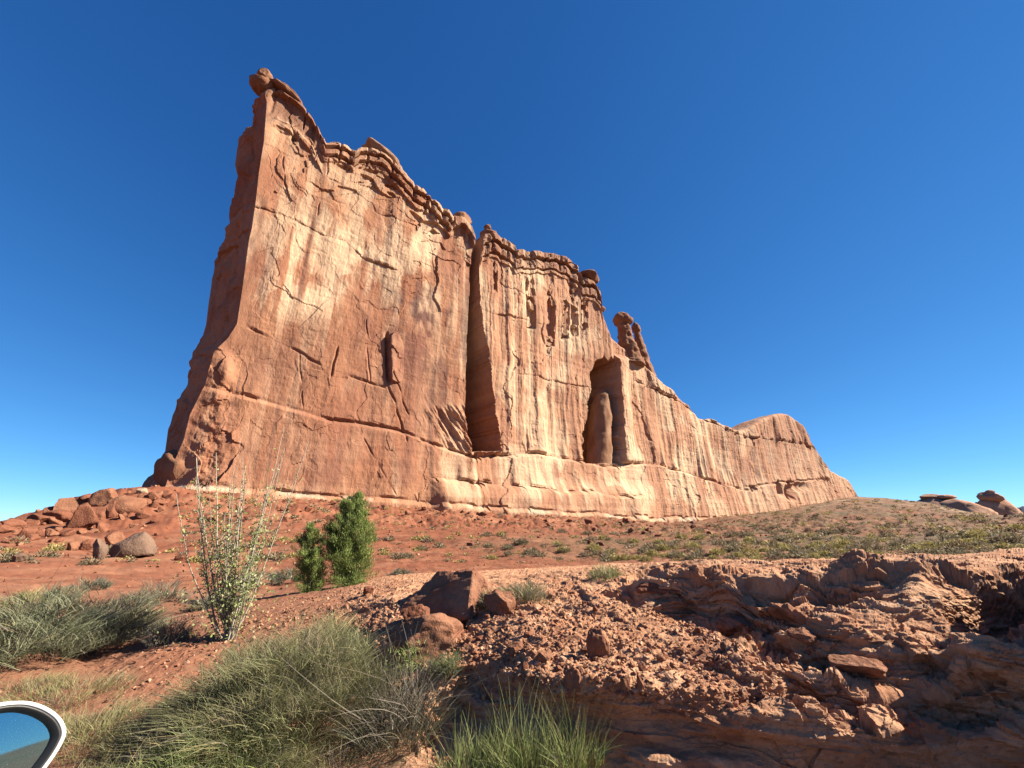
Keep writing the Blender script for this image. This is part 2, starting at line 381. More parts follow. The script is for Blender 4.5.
crack([(633, 402), (642, 415), (647, 432), (651, 455), (652, 463)], 1.3, .5)
crack([(290, 105), (295, 118), (296, 138)], 2.8, 1.1); crack([(283, 150), (286, 190)], .6, .3); crack([(318, 215), (326, 175), (330, 155)][::-1], .5, .3)
crack([(300, 352), (302, 410)], .3, .25)
# broken, splintered foot of the tall slot
spl = np.exp(-((PX - 462 - .5 * (PY - 430)) / 22.0) ** 2) * vspan(408, 452, 6); disp += spl * 1.4 * fbm2(FU * .5 + FZ * .35, FZ * .14, 3, 151)
# broken blocks on the left shoulder
shd = (1 - sst(205, 250, PX)) * sst(325, 345, PY)
disp += shd * (2.2 * (worley2(FU / 6 + .5 * wx, FZ / 8 + .4 * wx, 17)[0] - .5) + .8 * fbm2(FU * .25, FZ * .25, 4, 155))
# recessed knob on the left shoulder
disp += 2.2 * np.exp(-(((PX - 218) / 13) ** 2 + ((PY - 368) / 20) ** 2) ** 2)
# flake standing off the wall, its left edge open
fx, fy = (PX - 396 - .03 * (PY - 357) + 1.5 * wob) / 7.5, (PY - 358) / 25
fq = np.abs(fx) ** 2.5 + np.where(fy < 0, np.abs(fy) ** 2.2, np.abs(fy) ** 6); disp += np.where(fq < 1, 1.7 * (1 - .48 * (fx + 1)) * (.8 + .4 * v3), 0)
disp -= 1.3 * np.exp(-((PX - 387.5 - .03 * (PY - 357)) / 1.8) ** 2) * vspan(334, 382, 5)
# tall slot between the two main blocks: undercut behind the left block, sloping out to the right block's edge
def slot(left, right, dmax, y0, y1, floor_noise=0., soft=2, box=False, ln=1.0, flat=True):
    global disp
    xl, xr = plx(left), plx(right); xl = xl + (2.2 * n2(FZ * .16, FZ * 0 + 9, 167) + 1.4 * np.round(2 * n2(FZ * .4, FZ * 0 + 2, 169)) / 2) * box * ln; xr = xr + (xr - xl) * (.10 * n2(FZ * .13, FZ * 0, 163) + .07 * np.round(2 * n2(FZ * .3, FZ * 0 + 5, 165)) / 2); s = (PX - xl) / np.maximum(xr - xl, .5)
    wdt = np.maximum(xr - xl, 0) * MPP / .62
    dd = np.minimum(dmax, wdt * 1.5 + 2.0)
    prof = np.where((s > 0) & (s < 1), 1 - sst(.55, 1.0, s) * 1.0 if dmax < 0 else np.clip((1 - s) / .92, 0, 1), 0)
    if box: prof = np.where((s > 0) & (s < 1), np.clip((1 - s) / .16, 0, 1), 0); dd = np.minimum(dmax, wdt * 1.6 + 4)
    vs = vspan(y0, y1, soft) if not (box and flat) else sst(-1.5, 1.5, PY - (y0 + 4 * n2(FU * .35, FU * 0, 168) + np.clip(600 - PX, 0, 99) * .25)) * (1 - sst(y1 - 1, y1 + 1, PY)); disp = np.where((s > 0) & (s < 1), disp * (1 - .6 * vs) - dd * prof * vs, disp)
slot([(475, 235), (471, 262), (469, 300), (467, 360), (466, 420), (470, 452)], [(479.5, 235), (479, 264), (480, 290), (484, 330), (490, 370), (497, 420), (500, 452)], 18, 228, 450, soft=3, box=True, ln=.35, flat=False)
disp += np.where((PX > 472) & (PX < 500), 1, 0) * span(474, 497, 3) * 3.0 * sst(405, 452, PY) * (1 - sst(452, 458, PY)) * (1 + .8 * fbm2(FU * .3, FZ * .3, 3, 161))
# alcove with its pillar
slot([(600, 358), (595, 362), (592, 374), (590, 400), (588, 415), (583, 436), (581, 462)], [(614, 358), (616, 364), (616.5, 376), (617.5, 400), (618, 415), (618.5, 436), (619, 464)], 20, 360, 463, soft=1.2, box=True)
pe = plx([(614, 358), (616, 364), (616.5, 376), (617.5, 400), (618, 415), (618.5, 436), (619, 464)]); disp += 3.0 * np.where(PX > pe, 1.0, 0) * np.exp(-((np.maximum(PX - pe, 0) / 13) ** 2)) * vspan(358, 464, 4)
# hollows at the foot of the far hump
for x0, y0, a, b, d in ((788, 491, 4, 9, 5), (777, 488, 2.5, 7, 4), (797, 487, 6, 5, 3), (752, 489, 2, 3, 3), (824, 463, 2, 4, 3)):
    disp -= d * np.exp(-(((PX - x0 + 3 * wob) / a) ** 2 + ((PY - y0) / b) ** 2) ** 2)
hump = span(752, 815, 5) * (1 - sst(438, 445, PY)); disp += hump * 1.4 * np.abs(n2(FU * .12, FZ * .01, 171))
# the whole face bells out toward its foot, and rounds off at the crest
disp += 2.0 * sst(28, 0, FZ - 5) ** 1.5
disp += 2.5 * span(430, 640, 15) * sst(480, 500, PY)
disp -= 2.2 * (1 - np.sqrt(np.clip(1 - (1 - np.clip(depth / 2.2, 0, 1)) ** 2, 0, 1)))
edge_fade = sst(0, 6, (u_nom - u_nom[0]))[None] * .7 + .3
disp *= edge_fade
FX_, FY_, FZ_ = wall_pt(FU, FZ, disp)

# colours of the stone, with some of the alcove's shade painted in
red = np.array((.300, .130, .076)); ora = np.array((.385, .195, .112)); pal = np.array((.61, .420, .272)); var_ = np.array((.135, .073, .063)); brn = np.array((.245, .102, .062)); gry = np.array((.235, .145, .115)); wht = np.array((.46, .36, .26))
def wall_colour(U, Z, px, py):
    c = np.zeros(U.shape + (3,)) + red
    c = mixc(c, ora, .5 + .8 * fbm2(U * .03, Z * .035, 4, 201)); c = mixc(c, np.array((.475, .255, .155)), .65 * sst(455, 520, px))
    sv = fbm2(U * .05, Z * .03, 2, 205)
    st = .55 * fbm2(U * .10 + .2 * sv, Z * .015, 3, 203) + .60 * fbm2(U * .42 + .15 * sv, Z * .008, 3, 204) * (.3 + 1.2 * sst(-.2, .5, fbm2(U * .05, Z * .01, 2, 206)))               # runoff streaks
    st = st * (1 - .45 * sst(470, 540, px))
    blotch = fbm2(U * .045, Z * .04, 4, 207)
    wc = worley2(U / 5.5 + .5 * sv, Z / 8.0 + .4 * sv, 215)[0]
    def g(x, y, a, b): return np.exp(-(((px - x) / a) ** 2 + ((py - y) / b) ** 2))
    p = .34 + 1.0 * g(325, 275, 62, 80) + .8 * g(425, 245, 48, 62) + .75 * g(540, 340, 62, 130) + .65 * g(690, 460, 80, 45) + .95 * g(530, 480, 120, 24) + .3 * g(310, 470, 40, 30) + .45 * g(650, 430, 50, 55)
    p = p * (1 - .8 * g(603, 412, 17, 50))  # pale tone cut back inside the alcove: shade put into the colour
    c = mixc(c, pal, p * sst(-.26, .30, st + .62 * blotch + .35 * (wc - .5)))
    c = mixc(c, pal, .55 * np.clip(p, 0, 1.2) * np.where(wc > .80, 1.0, 0) * sst(-.2, .3, blotch + .1))
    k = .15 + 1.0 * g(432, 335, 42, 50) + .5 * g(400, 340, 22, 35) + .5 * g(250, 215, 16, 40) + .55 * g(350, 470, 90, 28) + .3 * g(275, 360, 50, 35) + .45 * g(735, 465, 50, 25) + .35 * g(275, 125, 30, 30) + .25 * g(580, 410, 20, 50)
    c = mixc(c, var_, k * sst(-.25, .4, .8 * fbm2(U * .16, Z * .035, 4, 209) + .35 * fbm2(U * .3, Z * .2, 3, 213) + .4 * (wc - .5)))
    c = mixc(c, brn, .75 * sst(300, 335, py) * (1 - sst(478, 500, py)) * (1 - sst(400, 470, px)) * (.75 + .5 * blotch))
    c = mixc(c, brn, .6 * g(800, 430, 45, 16)); c = mixc(c, gry, .5 * g(770, 465, 45, 22) * sst(-.3, .4, st))
    stk = fbm2(U * .55, Z * .007, 3, 211); c = mixc(c, var_, .45 * sst(.18, .5, stk) * sst(-.1, .4, fbm2(U * .06, Z * .035, 3, 217)))
    return c
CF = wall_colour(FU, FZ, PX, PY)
CF = mixc(CF, brn, .7 * sst(3, 1.5, np.abs(lay - 4.5) * .6) * capL * .6)
CF = mixc(CF, np.array((.18, .08, .053)), .55 * (1 - sst(8, 11, depth)) * (capR + capT + capM * .6))
CF = mixc(CF, pal, .5 * capL * (1 - sst(1.5, 2.8, lay)))
wl = PY - pl([(150, 484), (200, 486), (270, 491), (350, 497), (440, 504), (480, 507), (560, 512), (650, 518), (740, 516)])
CF = mixc(CF, wht, .8 * sst(-.5, 1.0, wl) * (1 - sst(4.0, 6.0, wl + 3 * n2(FU * .2, FZ * .3, 223))) * span(140, 750, 10) * sst(-.15, .25, n2(FU * .07, FZ * .1, 221) + .6 * n2(FU * .4, FZ * .2, 224)))

# left end (in shade) and the far side, then the rounded top
NE, NB = 70, 160
fr_u, fr_z = FU[:, 0], FZ[:, 0]
back_u = np.interp(fr_z, bz, bu)
te = np.linspace(0, 1, NE + 2)[1:-1]
EU = back_u[:, None] + (fr_u - back_u)[:, None] * te[None]
EO = -THICK + (THICK + disp[:, 0])[:, None] * te[None]
EZ = np.repeat(fr_z[:, None], NE, 1)
en = 2.3 * fbm2(EZ * .07, EO * .10 + 40, 4, 231) + 1.1 * (worley2(EO / 30, EZ / 4.5 + .4 * fbm2(EO * .1, EZ * .1, 2, 3), 13)[0] - .5) + 1.6 * (worley2(EO / 8 + 3, EZ / 10 + .5 * fbm2(EO * .1, EZ * .1, 2, 3), 3)[0] - .5) + .3 * fbm2(EO * .5, EZ * .5, 3, 235)
EU = EU - en * np.sin(np.pi * te)[None] ** .5 * 1.0
EX, EY, _ = wall_pt(EU, EZ, EO)
tb = np.linspace(1, 0, NB)
bk_un = back_u[-1] + (u_nom[-1] - back_u[-1]) * tb
BH = np.interp(np.maximum(bk_un, u_nom[0]), u_nom, H); BH[-1] = H[0]
BZ = ZB + (BH[None] - ZB) * vv[:, None]
BU = bk_un[None] + (np.interp(BZ, bz, bu) - back_u[-1]) * np.exp(-((bk_un - back_u[-1]) / 30.0))[None]
thick_u = np.interp(bk_un, [0, WL * .5, WL * .68, WL * .97, WL], [THICK, THICK, 10, 8, 3])
BO = -thick_u[None] + (2.0 * fbm2(BU * .05, BZ * .04, 4, 241) + .4 * (worley2(BU / 8, BZ / 10, 4)[0])) * np.clip((1 - tb) * 0 + 1, 0, 1)[None] * sst(0, .06, 1 - np.abs(2 * tb - 1))[None]
BX, BY, _ = wall_pt(BU, BZ, BO)
# closed footprint order: front left->right, then back right->left, then end back->front
SX = np.concatenate([FX_, BX, EX], 1); SY = np.concatenate([FY_, BY, EY], 1); SZ = np.concatenate([FZ_, BZ, EZ], 1)
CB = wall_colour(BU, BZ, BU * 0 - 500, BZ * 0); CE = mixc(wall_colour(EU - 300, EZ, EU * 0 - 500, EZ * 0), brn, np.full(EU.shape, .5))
SCOL = np.concatenate([CF, CB, CE], 1)
su = np.concatenate([FU[-1], BU[-1], EU[-1]]); sh_ = np.concatenate([H, BH, EZ[-1]])
lo, hi = back_u[-1] + THICK * .45, u_nom[-1] - 2
mu = np.clip(su, lo, hi); mth = np.interp(mu, [0, WL * .5, WL * .68, WL * .97, WL], [THICK, THICK, 10, 8, 3]) * .5
mx_, my_, _ = wall_pt(mu, 0, -mth)
lids = []; ldc = []
for q in (.06, .15, .3, .5, .75, 1.0):
    dome = 1.0 * math.sin(q * math.pi / 2)
    hx = SX[-1] + (mx_ - SX[-1]) * q; hy = SY[-1] + (my_ - SY[-1]) * q
    hz = sh_ * (1 - q) + np.interp(mu, u_nom, H) * q + dome * .3 + .25 * fbm2(hx * .3, hy * .3, 3, 251) * min(1, q * 4) - .4 * q
    lids.append(np.stack([hx, hy, hz], 1)); ldc.append(SCOL[-1])
SV = np.concatenate([np.stack([SX, SY, SZ], 2)] + [l[None] for l in lids], 0)
SCOL = np.concatenate([SCOL] + [l[None] for l in ldc], 0)
M_wall = rock_mat('sandstone', sc=.6, bump=.6, dist=.2, var=.26, stretch=(1, 1, .55))
butte = thing('sandstone_fin', 'huge red sandstone fin with sheer streaked face rising across the desert', 'rock formation', tuple(B0))
butte.location = (0, 0, 0)
link('cliff_face', mesh_np('cliff_face', SV.reshape(-1, 3), grid_faces(SV.shape[0], SV.shape[1], True), M_wall, False, SCOL.reshape(-1, 3)), butte)

# ---- rock solids: faceted, noise-worn
def ico(sub):
    bm = bmesh.new(); bmesh.ops.create_icosphere(bm, subdivisions=sub, radius=1.0)
    v = np.array([p.co[:] for p in bm.verts]); f = np.array([[q.index for q in p.verts] for p in bm.faces]); bm.free(); return v, f
ICO = {k: ico(k) for k in (1, 2, 3, 4, 5)}
def rock_verts(seed, sub=3, cuts=9, round_=.72, noise=.08, ns=2.2):
    r = np.random.default_rng(seed); v, f = ICO[sub]; p = v.copy()
    for _ in range(cuts):
        n = r.normal(size=3); n /= np.linalg.norm(n); d = r.uniform(round_ - .14, round_ + .16)
        k = np.maximum(p @ n - d, 0); p = p - k[:, None] * n
    p = p * (1 + noise * fbm3(p[:, 0] * ns + seed, p[:, 1] * ns, p[:, 2] * ns, 4, seed % 50))[:, None]
    return p, f
def rock_tint(p, seed, a, b, dirt=None):
    t = .5 + .8 * fbm3(p[:, 0] * 1.3 + seed, p[:, 1] * 1.3, p[:, 2] * 1.3, 3, seed % 40)
    return np.clip(np.array(a) + (np.array(b) - np.array(a)) * np.clip(t, 0, 1)[:, None], 0, 1)
def rock_part(name, px, py, off, sx, sz, sy=None, parent=None, seed=1, mat=None, a=(0.218, 0.099, 0.057), b=(0.286, 0.151, 0.088), sub=4, cuts=7, noise=.10, lean=0., tilt=0.):
    "solid centred on the fin's plane (moved off along its normal), half sizes in metres along the fin / across / up"
    u, z = on_wall(px, py, off); x, y, _ = wall_pt(u, z, off)
    p, f = rock_verts(seed, sub, cuts, .8, noise)
    q = p * np.array((sx, sy or sx, sz)); q[:, 0] += lean * q[:, 2]; q[:, 2] += tilt * q[:, 0]
    v = np.stack([q[:, 0] * WD[0] + q[:, 1] * WN[0], q[:, 0] * WD[1] + q[:, 1] * WN[1], q[:, 2]], 1) + np.array((float(x), float(y), float(z)))
    return link(name, mesh_np(name, v, f, mat or M_wall, True, rock_tint(p, seed, a, b)), parent)
def spin_part(name, px0, py0, px1, py1, off, prof, parent, seed, deep=1.0, lumpy=1.0, a=(0.218, 0.094, 0.052), b=(0.286, 0.151, 0.088), wscale=1.0):
    "a spire: rings of radius prof (fraction of height -> metres) from pixel base to pixel top, worn by noise"
    u0, z0 = on_wall(px0, py0, off); u1, z1 = on_wall(px1, py1, off)
    n, m = 60, 48; t = np.linspace(0, 1, n); th = np.linspace(0, 2 * np.pi, m, endpoint=False)
    rad = np.interp(t, [p_[0] for p_ in prof], [p_[1] for p_ in prof]) * wscale
    T, TH = np.meshgrid(t, th, indexing='ij'); Rr = rad[:, None] * (1 + .20 * lumpy * fbm3(np.cos(TH) * 1.3 + seed, np.sin(TH) * 1.3, T * 5, 4, seed) + .16 * lumpy ** 2 * (worley2(T * 16 + .3 * np.sin(TH + seed), TH * .8, seed)[0] - .5))
    U = u0 + (u1 - u0) * T + Rr * np.cos(TH); O = off + Rr * .9 * np.sin(TH); Z = z0 + (z1 - z0) * T; O = off + (O - off) * deep
    x, y, _ = wall_pt(U, Z, O); v = np.stack([x, y, Z], 2).reshape(-1, 3); fc = grid_faces(n, m, True)
    v = np.concatenate([v, [v[-m:].mean(0)]]); k = len(v) - 1
    cap = np.array([[(n - 1) * m + i, (n - 1) * m + (i + 1) % m, k, k] for i in range(m)])
    bm_f = np.concatenate([fc, cap[:, [0, 1, 2, 2]]]) if False else fc
    me = mesh_np(name, v[:-1], bm_f, M_wall, True, rock_tint(np.stack([np.cos(TH) * 1.5, np.sin(TH) * 1.5, T * 4], 2).reshape(-1, 3), seed, a, b))
    bmm = bmesh.new(); bmm.from_mesh(me); ed = [e for e in bmm.edges if e.is_boundary]; bmesh.ops.holes_fill(bmm, edges=ed); bmm.to_mesh(me); bmm.free()
    return link(name, me, parent)
k_ = 1.0
rock_part('cap_knob', 265, 77, -3, 2.1, 2.3, 2.2, butte, 3, cuts=4)
rock_part('cap_knob', 262, 86, -2.5, 3.3, 2.5, 3.2, butte, 13, cuts=4)
rock_part('cap_slab', 287, 97, -1.6, 5.0, 1.3, 4, butte, 14, cuts=5, tilt=-.45)
rock_part('cap_dome', 382, 160, -3, 8, 2.2, 5, butte, 4, cuts=3, tilt=-.38, a=(0.286, 0.156, 0.094), b=(0.364, 0.234, 0.151))
rock_part('cap_dome', 462, 222, -2.5, 4.2, 3.2, 4, butte, 5, cuts=4)
rock_part('balanced_rock', 487.5, 227.5, -2, 1.5, 1.5, 1.3, butte, 6, cuts=6, a=(0.156, 0.073, 0.047), b=(0.234, 0.114, 0.068))
rock_part('cap_dome', 489, 237, -2, 3.8, 2.2, 3.6, butte, 7, cuts=4)
rock_part('mushroom_cap', 589, 277.5, 0, 5.6, 2.6, 5, butte, 8, cuts=5, a=(0.172, 0.083, 0.052), b=(0.234, 0.114, 0.068))
rock_part('cap_knob', 602, 309, -2, 1.6, 1.5, 1.5, butte, 9, cuts=5)
spin_part('hoodoo', 631, 366, 621, 313, -2, [(0, 6.4), (.3, 4.8), (.5, 3.8), (.7, 3.3), (.78, 3.0), (.80, 4.6), (.87, 4.7), (.94, 3.7), (1, 1.5)], butte, 10)
spin_part('hoodoo', 646, 378, 635, 323, -4, [(0, 5.6), (.4, 3.4), (.7, 2.2), (.82, 1.6), (.84, 2.3), (.94, 2.0), (1, .9)], butte, 11)
spin_part('alcove_pillar', 597.5, 472, 602, 388, -4.5, [(0, 5.2), (.3, 5.1), (.55, 4.8), (.75, 4.1), (.9, 2.9), (1, .9)], butte, 12, deep=1.2, lumpy=.5, a=(0.260, 0.130, 0.073), b=(0.322, 0.187, 0.114))
rock_part('fallen_block', 820, 468, -5, 5, 6, 5, butte, 19, cuts=6)
rock_part('corner_block', 178, 470, -2, 4.0, 4.5, 4, butte, 20, cuts=7)

# ------------------------------------------------------------------ far formations
def formation(name, label, parts, cat='rock formation', group=None):
    global M_far
    px, py, r = parts[0][1:4]; x, y, z = at(px, py, r)
    t = thing(name, label, cat, (float(x), float(y), float(z)))
    base = np.array((float(x), float(y), float(z)))
    for nm, px, py, r, sx, sy, sz, seed, cuts in parts:
        c = np.array([float(q) for q in at(px, py, r)]) - base
        p, f = rock_verts(seed, 4, cuts, .82, .10); fl = 1 + .06 * n2(np.arctan2(p[:, 1], p[:, 0]) * 5, p[:, 2] * .3, seed)
        q = p * np.array((sx, sy, sz)); 
        if nm in ('slope', 'buttress'):
            k = np.interp(p[:, 2], [-1, 1], [1.25, .55]); q[:, 0] *= k * fl; q[:, 1] *= k * fl
        link(nm, mesh_np(nm, q + c, f, M_far, True, rock_tint(p, seed, (.36, .185, .115), (.46, .27, .18))), t)
M_far = rock_mat('distant_sandstone', sc=.12, bump=.6, dist=.8, var=.2)
formation('sandstone_pinnacle', 'small red sandstone pinnacle with lumpy top beside the blue distant hills', [
    ('buttress', 993, 512, 640, 21, 19, 18, 31, 4), ('buttress', 982, 516, 632, 11, 12, 13, 36, 5), ('buttress', 1004, 517, 636, 9, 10, 11, 39, 5),
    ('cap_rock', 987.5, 497, 632, 7.5, 7, 5.2, 32, 7), ('cap_rock', 995.5, 497.5, 632, 6.0, 6, 4.8, 33, 7), ('cap_rock', 990.5, 493.2, 632, 4.0, 4, 3.2, 41, 7)])
formation('capped_ridge', 'low pale ridge on the skyline topped by two flat dark slabs', [
    ('slope', 942, 510, 560, 32, 26, 12.5, 34, 4), ('cap_rock', 929.5, 496.8, 556, 9.5, 8, 2.7, 35, 8), ('cap_rock', 945, 497.3, 556, 8, 7, 2.4, 37, 8), ('slope', 958, 513, 550, 26, 24, 12, 38, 4)])
def mesa():
    n = 160; a = np.radians(np.linspace(46, 66, n)); d = 5200
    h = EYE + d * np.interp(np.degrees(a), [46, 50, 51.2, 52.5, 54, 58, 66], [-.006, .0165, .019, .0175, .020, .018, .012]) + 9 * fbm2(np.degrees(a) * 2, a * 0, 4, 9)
    rows = []
    for fr, dz in ((0, 0), (.03, .35), (.06, .62), (.075, .95), (.1, 1.0), (.3, 1.0), (.4, 0)):
        R_ = d * (.9 + fr); rows.append(np.stack([R_ * np.sin(a), R_ * np.cos(a), -45 + (h + 45) * dz + 0 * a], 1))
    v = np.stack(rows)
    o = link('distant_mesa', mesh_np('distant_mesa', v.reshape(-1, 3), grid_faces(v.shape[0], n), rock_mat('hazy_mesa_rock', base=(.07,.085,.13), sc=.004, bump=.4, dist=10, var=.25), True))  # haze of the distance painted in as a blue rock colour
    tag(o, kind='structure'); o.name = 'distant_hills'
mesa()
# ------------------------------------------------------------------ the near rock bank beside the road: lofted from profiles, worn by noise
PROF = {   # column px: (py, height above the eye, m) from the verge up the face, over the rubble, up the back shelf, over its top and down behind
 -80: [(800, -2.05), (750, -2.03), (715, -2.03), (690, -2.03), (670, -2.05), (650, -2.08), (640, -2.15), (632, -2.6)],
 60: [(790, -2.05), (740, -2.03), (700, -2.02), (670, -2.02), (650, -2.05), (630, -2.10), (620, -2.20), (612, -2.7)],
 150: [(790, -2.05), (740, -2.02), (705, -1.98), (680, -1.92), (655, -1.88), (632, -1.85), (622, -2.00), (612, -2.7)],
 230: [(790, -2.05), (740, -2.02), (695, -1.97), (665, -1.90), (642, -1.80), (618, -1.68), (606, -1.80), (600, -2.7)],
 320: [(790, -2.10), (740, -2.05), (690, -1.98), (655, -1.85), (632, -1.70), (606, -1.55), (592, -1.65), (586, -2.6)],
 400: [(790, -2.10), (735, -2.02), (685, -1.88), (655, -1.60), (622, -1.34), (602, -1.26), (581, -1.32), (574, -2.4)],
 470: [(790, -2.10), (720, -1.90), (668, -1.60), (640, -1.50), (615, -1.35), (598, -1.25), (578, -1.26), (571, -2.4)],
 520: [(790, -2.05), (720, -1.78), (674, -1.43), (642, -1.32), (615, -1.21), (594, -1.14), (574, -1.18), (569, -2.4)],
 600: [(790, -2.05), (720, -1.70), (684, -1.40), (645, -1.30), (612, -1.17), (586, -1.02), (569, -1.00), (565, -2.4)],
 650: [(790, -2.02), (725, -1.66), (690, -1.41), (650, -1.31), (612, -1.17), (582, -.88), (562, -.86), (559, -2.4)],
 700: [(790, -1.98), (728, -1.62), (690, -1.42), (652, -1.32), (612, -1.16), (576, -.78), (561, -.73), (557, -2.4)],
 780: [(790, -1.92), (730, -1.58), (692, -1.44), (665, -1.34), (640, -1.20), (578, -.73), (559, -.68), (555, -2.4)],
 860: [(790, -1.90), (735, -1.52), (700, -1.40), (672, -1.24), (640, -1.08), (574, -.63), (556, -.59), (552, -2.4)],
 950: [(790, -1.85), (735, -1.50), (700, -1.34), (665, -1.12), (632, -1.00), (572, -.57), (553, -.53), (549, -2.4)],
 1024: [(790, -1.80), (735, -1.45), (700, -1.28), (660, -1.02), (625, -.92), (568, -.52), (550, -.49), (546, -2.4)],
 1085: [(790, -1.80), (735, -1.45), (700, -1.28), (660, -1.02), (625, -.92), (568, -.55), (550, -.53), (546, -2.4)],
 1400: [(790, -1.80), (735, -1.45), (700, -1.28), (660, -1.05), (625, -.95), (568, -.65), (550, -.63), (546, -2.4)]}
ks = sorted(PROF); P = np.array([PROF[k] for k in ks], float)
OC = np.concatenate([np.linspace(-80, 100, 60), np.linspace(100, 1070, 900)[1:], np.linspace(1070, 1400, 300)[1:]])
OPY = np.stack([np.interp(OC, ks, P[:, j, 0]) for j in range(8)], 1); OPZ = np.stack([np.interp(OC, ks, P[:, j, 1]) for j in range(8)], 1)
OPY = gauss_rows(OPY, 14); OPZ = gauss_rows(OPZ, 14)
tk = np.concatenate([np.linspace(0, 1, 60)[:-1], 1 + np.linspace(0, 1, 70)[:-1], 2 + np.linspace(0, 1, 70)[:-1], 3 + np.linspace(0, 1, 70)[:-1], 4 + np.linspace(0, 1, 80)[:-1], 5 + np.linspace(0, 1, 60)[:-1], 6 + np.linspace(0, 1, 30)])
i0 = np.clip(tk.astype(int), 0, 6); fr = tk - i0
# knots in world space, blended there so the slopes stay straight between them
KX, KY, KZ = [], [], []
for j in range(8):
    T = tan_el(OC, OPY[:, j]); r = OPZ[:, j] / np.where(np.abs(T) < 1e-3, 1e-3, T); r = np.clip(r, 3.2, 26)
    a = az_of(OC, OPY[:, j]); KX.append(r * np.sin(a)); KY.append(r * np.cos(a)); KZ.append(EYE + OPZ[:, j])
KX, KY, KZ = map(np.array, (KX, KY, KZ))
# right of the frame the bank steepens into a taller bluff (this is what shades the right-hand corner)
wr_ = sst(1034, 1115, OC)[None]; a_, r_k = np.arctan2(KX, KY), np.hypot(KX, KY)
r_k = r_k * (1 - wr_) + np.array((6.0, 5.9, 5.75, 5.8, 5.95, 6.7, 9.5, 13.0))[:, None] * wr_; KZ = KZ * (1 - wr_) + (EYE + np.array((-1.9, -1.45, -1.15, -.48, -.14, .10, .10, -2.4)))[:, None] * wr_
KX, KY = r_k * np.sin(a_), r_k * np.cos(a_)
# beyond the right of the frame the bank curves round and sinks into the ground
m_x = 160; ex_ = np.linspace(0, 1, m_x + 1)[1:]; al_, rl_ = np.arctan2(KX[:, -1], KY[:, -1]), np.hypot(KX[:, -1], KY[:, -1])
aa_ = al_[:, None] + math.radians(34) * ex_[None]; ra_ = np.minimum(rl_, 11)[:, None] * (1 - ex_) [None] ** 2 + rl_[:, None] * (1 - (1 - ex_) ** 2)[None]
KX = np.concatenate([KX, ra_ * np.sin(aa_)], 1); KY = np.concatenate([KY, ra_ * np.cos(aa_)], 1)
KZ = np.concatenate([KZ, KZ[:, -1:] + (EYE - 2.7 - KZ[:, -1:]) * sst(0, 1, ex_)[None]], 1); OC = np.concatenate([OC, 1400 + 500 * ex_])
rk = np.hypot(KX, KY)
def blend(K): return K[i0] * (1 - fr)[:, None] + K[i0 + 1] * fr[:, None]
OX, OY, OZ = blend(KX), blend(KY), blend(KZ)
def sm(a, s):                                              # soften the knots a little along the profile
    return gauss_rows(a, s)
OX, OY, OZ = sm(OX, 4), sm(OY, 4), sm(OZ, 4)
def grid_normal(X, Y, Z):
    v = np.stack([X, Y, Z], 2); du = np.gradient(v, axis=1); dv = np.gradient(v, axis=0)
    n = np.cross(du, dv); return n / (np.linalg.norm(n, axis=2, keepdims=True) + 1e-9)
ON = grid_normal(sm(OX, 12), sm(OY, 12), sm(OZ, 12))
TT = np.repeat(tk[:, None], len(OC), 1); CC = np.repeat(OC[None], len(tk), 0)
rockm = sst(330, 430, CC)                                   # hard rock to the right, loose soil to the left
rub = np.exp(-(((TT - 2.9) / 1.05) ** 4)) * sst(430, 520, CC) * (1 - sst(700, 800, CC + 60 * (TT - 3)))   # the stony apron
hard = rockm * (1 - .75 * rub) * (1 - .55 * sst(4.75, 5.0, TT)) * (1 - .5 * sst(5.1, 5.5, TT))
q = (OX, OY, OZ * 1.6)
w3 = fbm3(q[0] * .8, q[1] * .8, q[2] * .8, 2, 401)
lump = fbm3(q[0] * 1.1 + .5 * w3, q[1] * 1.1, q[2] * 1.5 + .5 * w3, 4, 403)
ridg = 1 - 2 * np.abs(fbm3(q[0] * 1.9 + w3, q[1] * 1.9, q[2] * 2.6, 4, 405))
strat = fbm3(q[0] * .35 + .3 * w3, q[1] * .35, OZ * 7.5 + .8 * w3, 3, 407)
fine = fbm3(q[0] * 6, q[1] * 6, OZ * 10, 4, 409)
wv, we = worley2(OX * 3.1 + .7 * w3, (OY * .7 + OZ * 2.2) * 3.1 + .7 * lump, 21)
wv2, we2 = worley2(OX * 9 + w3, (OY * .7 + OZ * 2.2) * 9 + lump, 23)
lowq = .55 + .45 * sst(.6, 1.6, TT)
od = hard * lowq * .085 * lump + (1 - hard) * .035 * lump
# overhanging shelf lip: the top layer stands out over a hollow
lip = np.exp(-((TT - 5.05) / .14) ** 2) * sst(600, 660, CC); hol = np.exp(-((TT - 4.72) / .20) ** 2) * sst(600, 660, CC)
od += .14 * lip * (.6 + .8 * lump) - .13 * hol * (.7 + .8 * n2(OX * 1.2, OY * 1.2, 411))
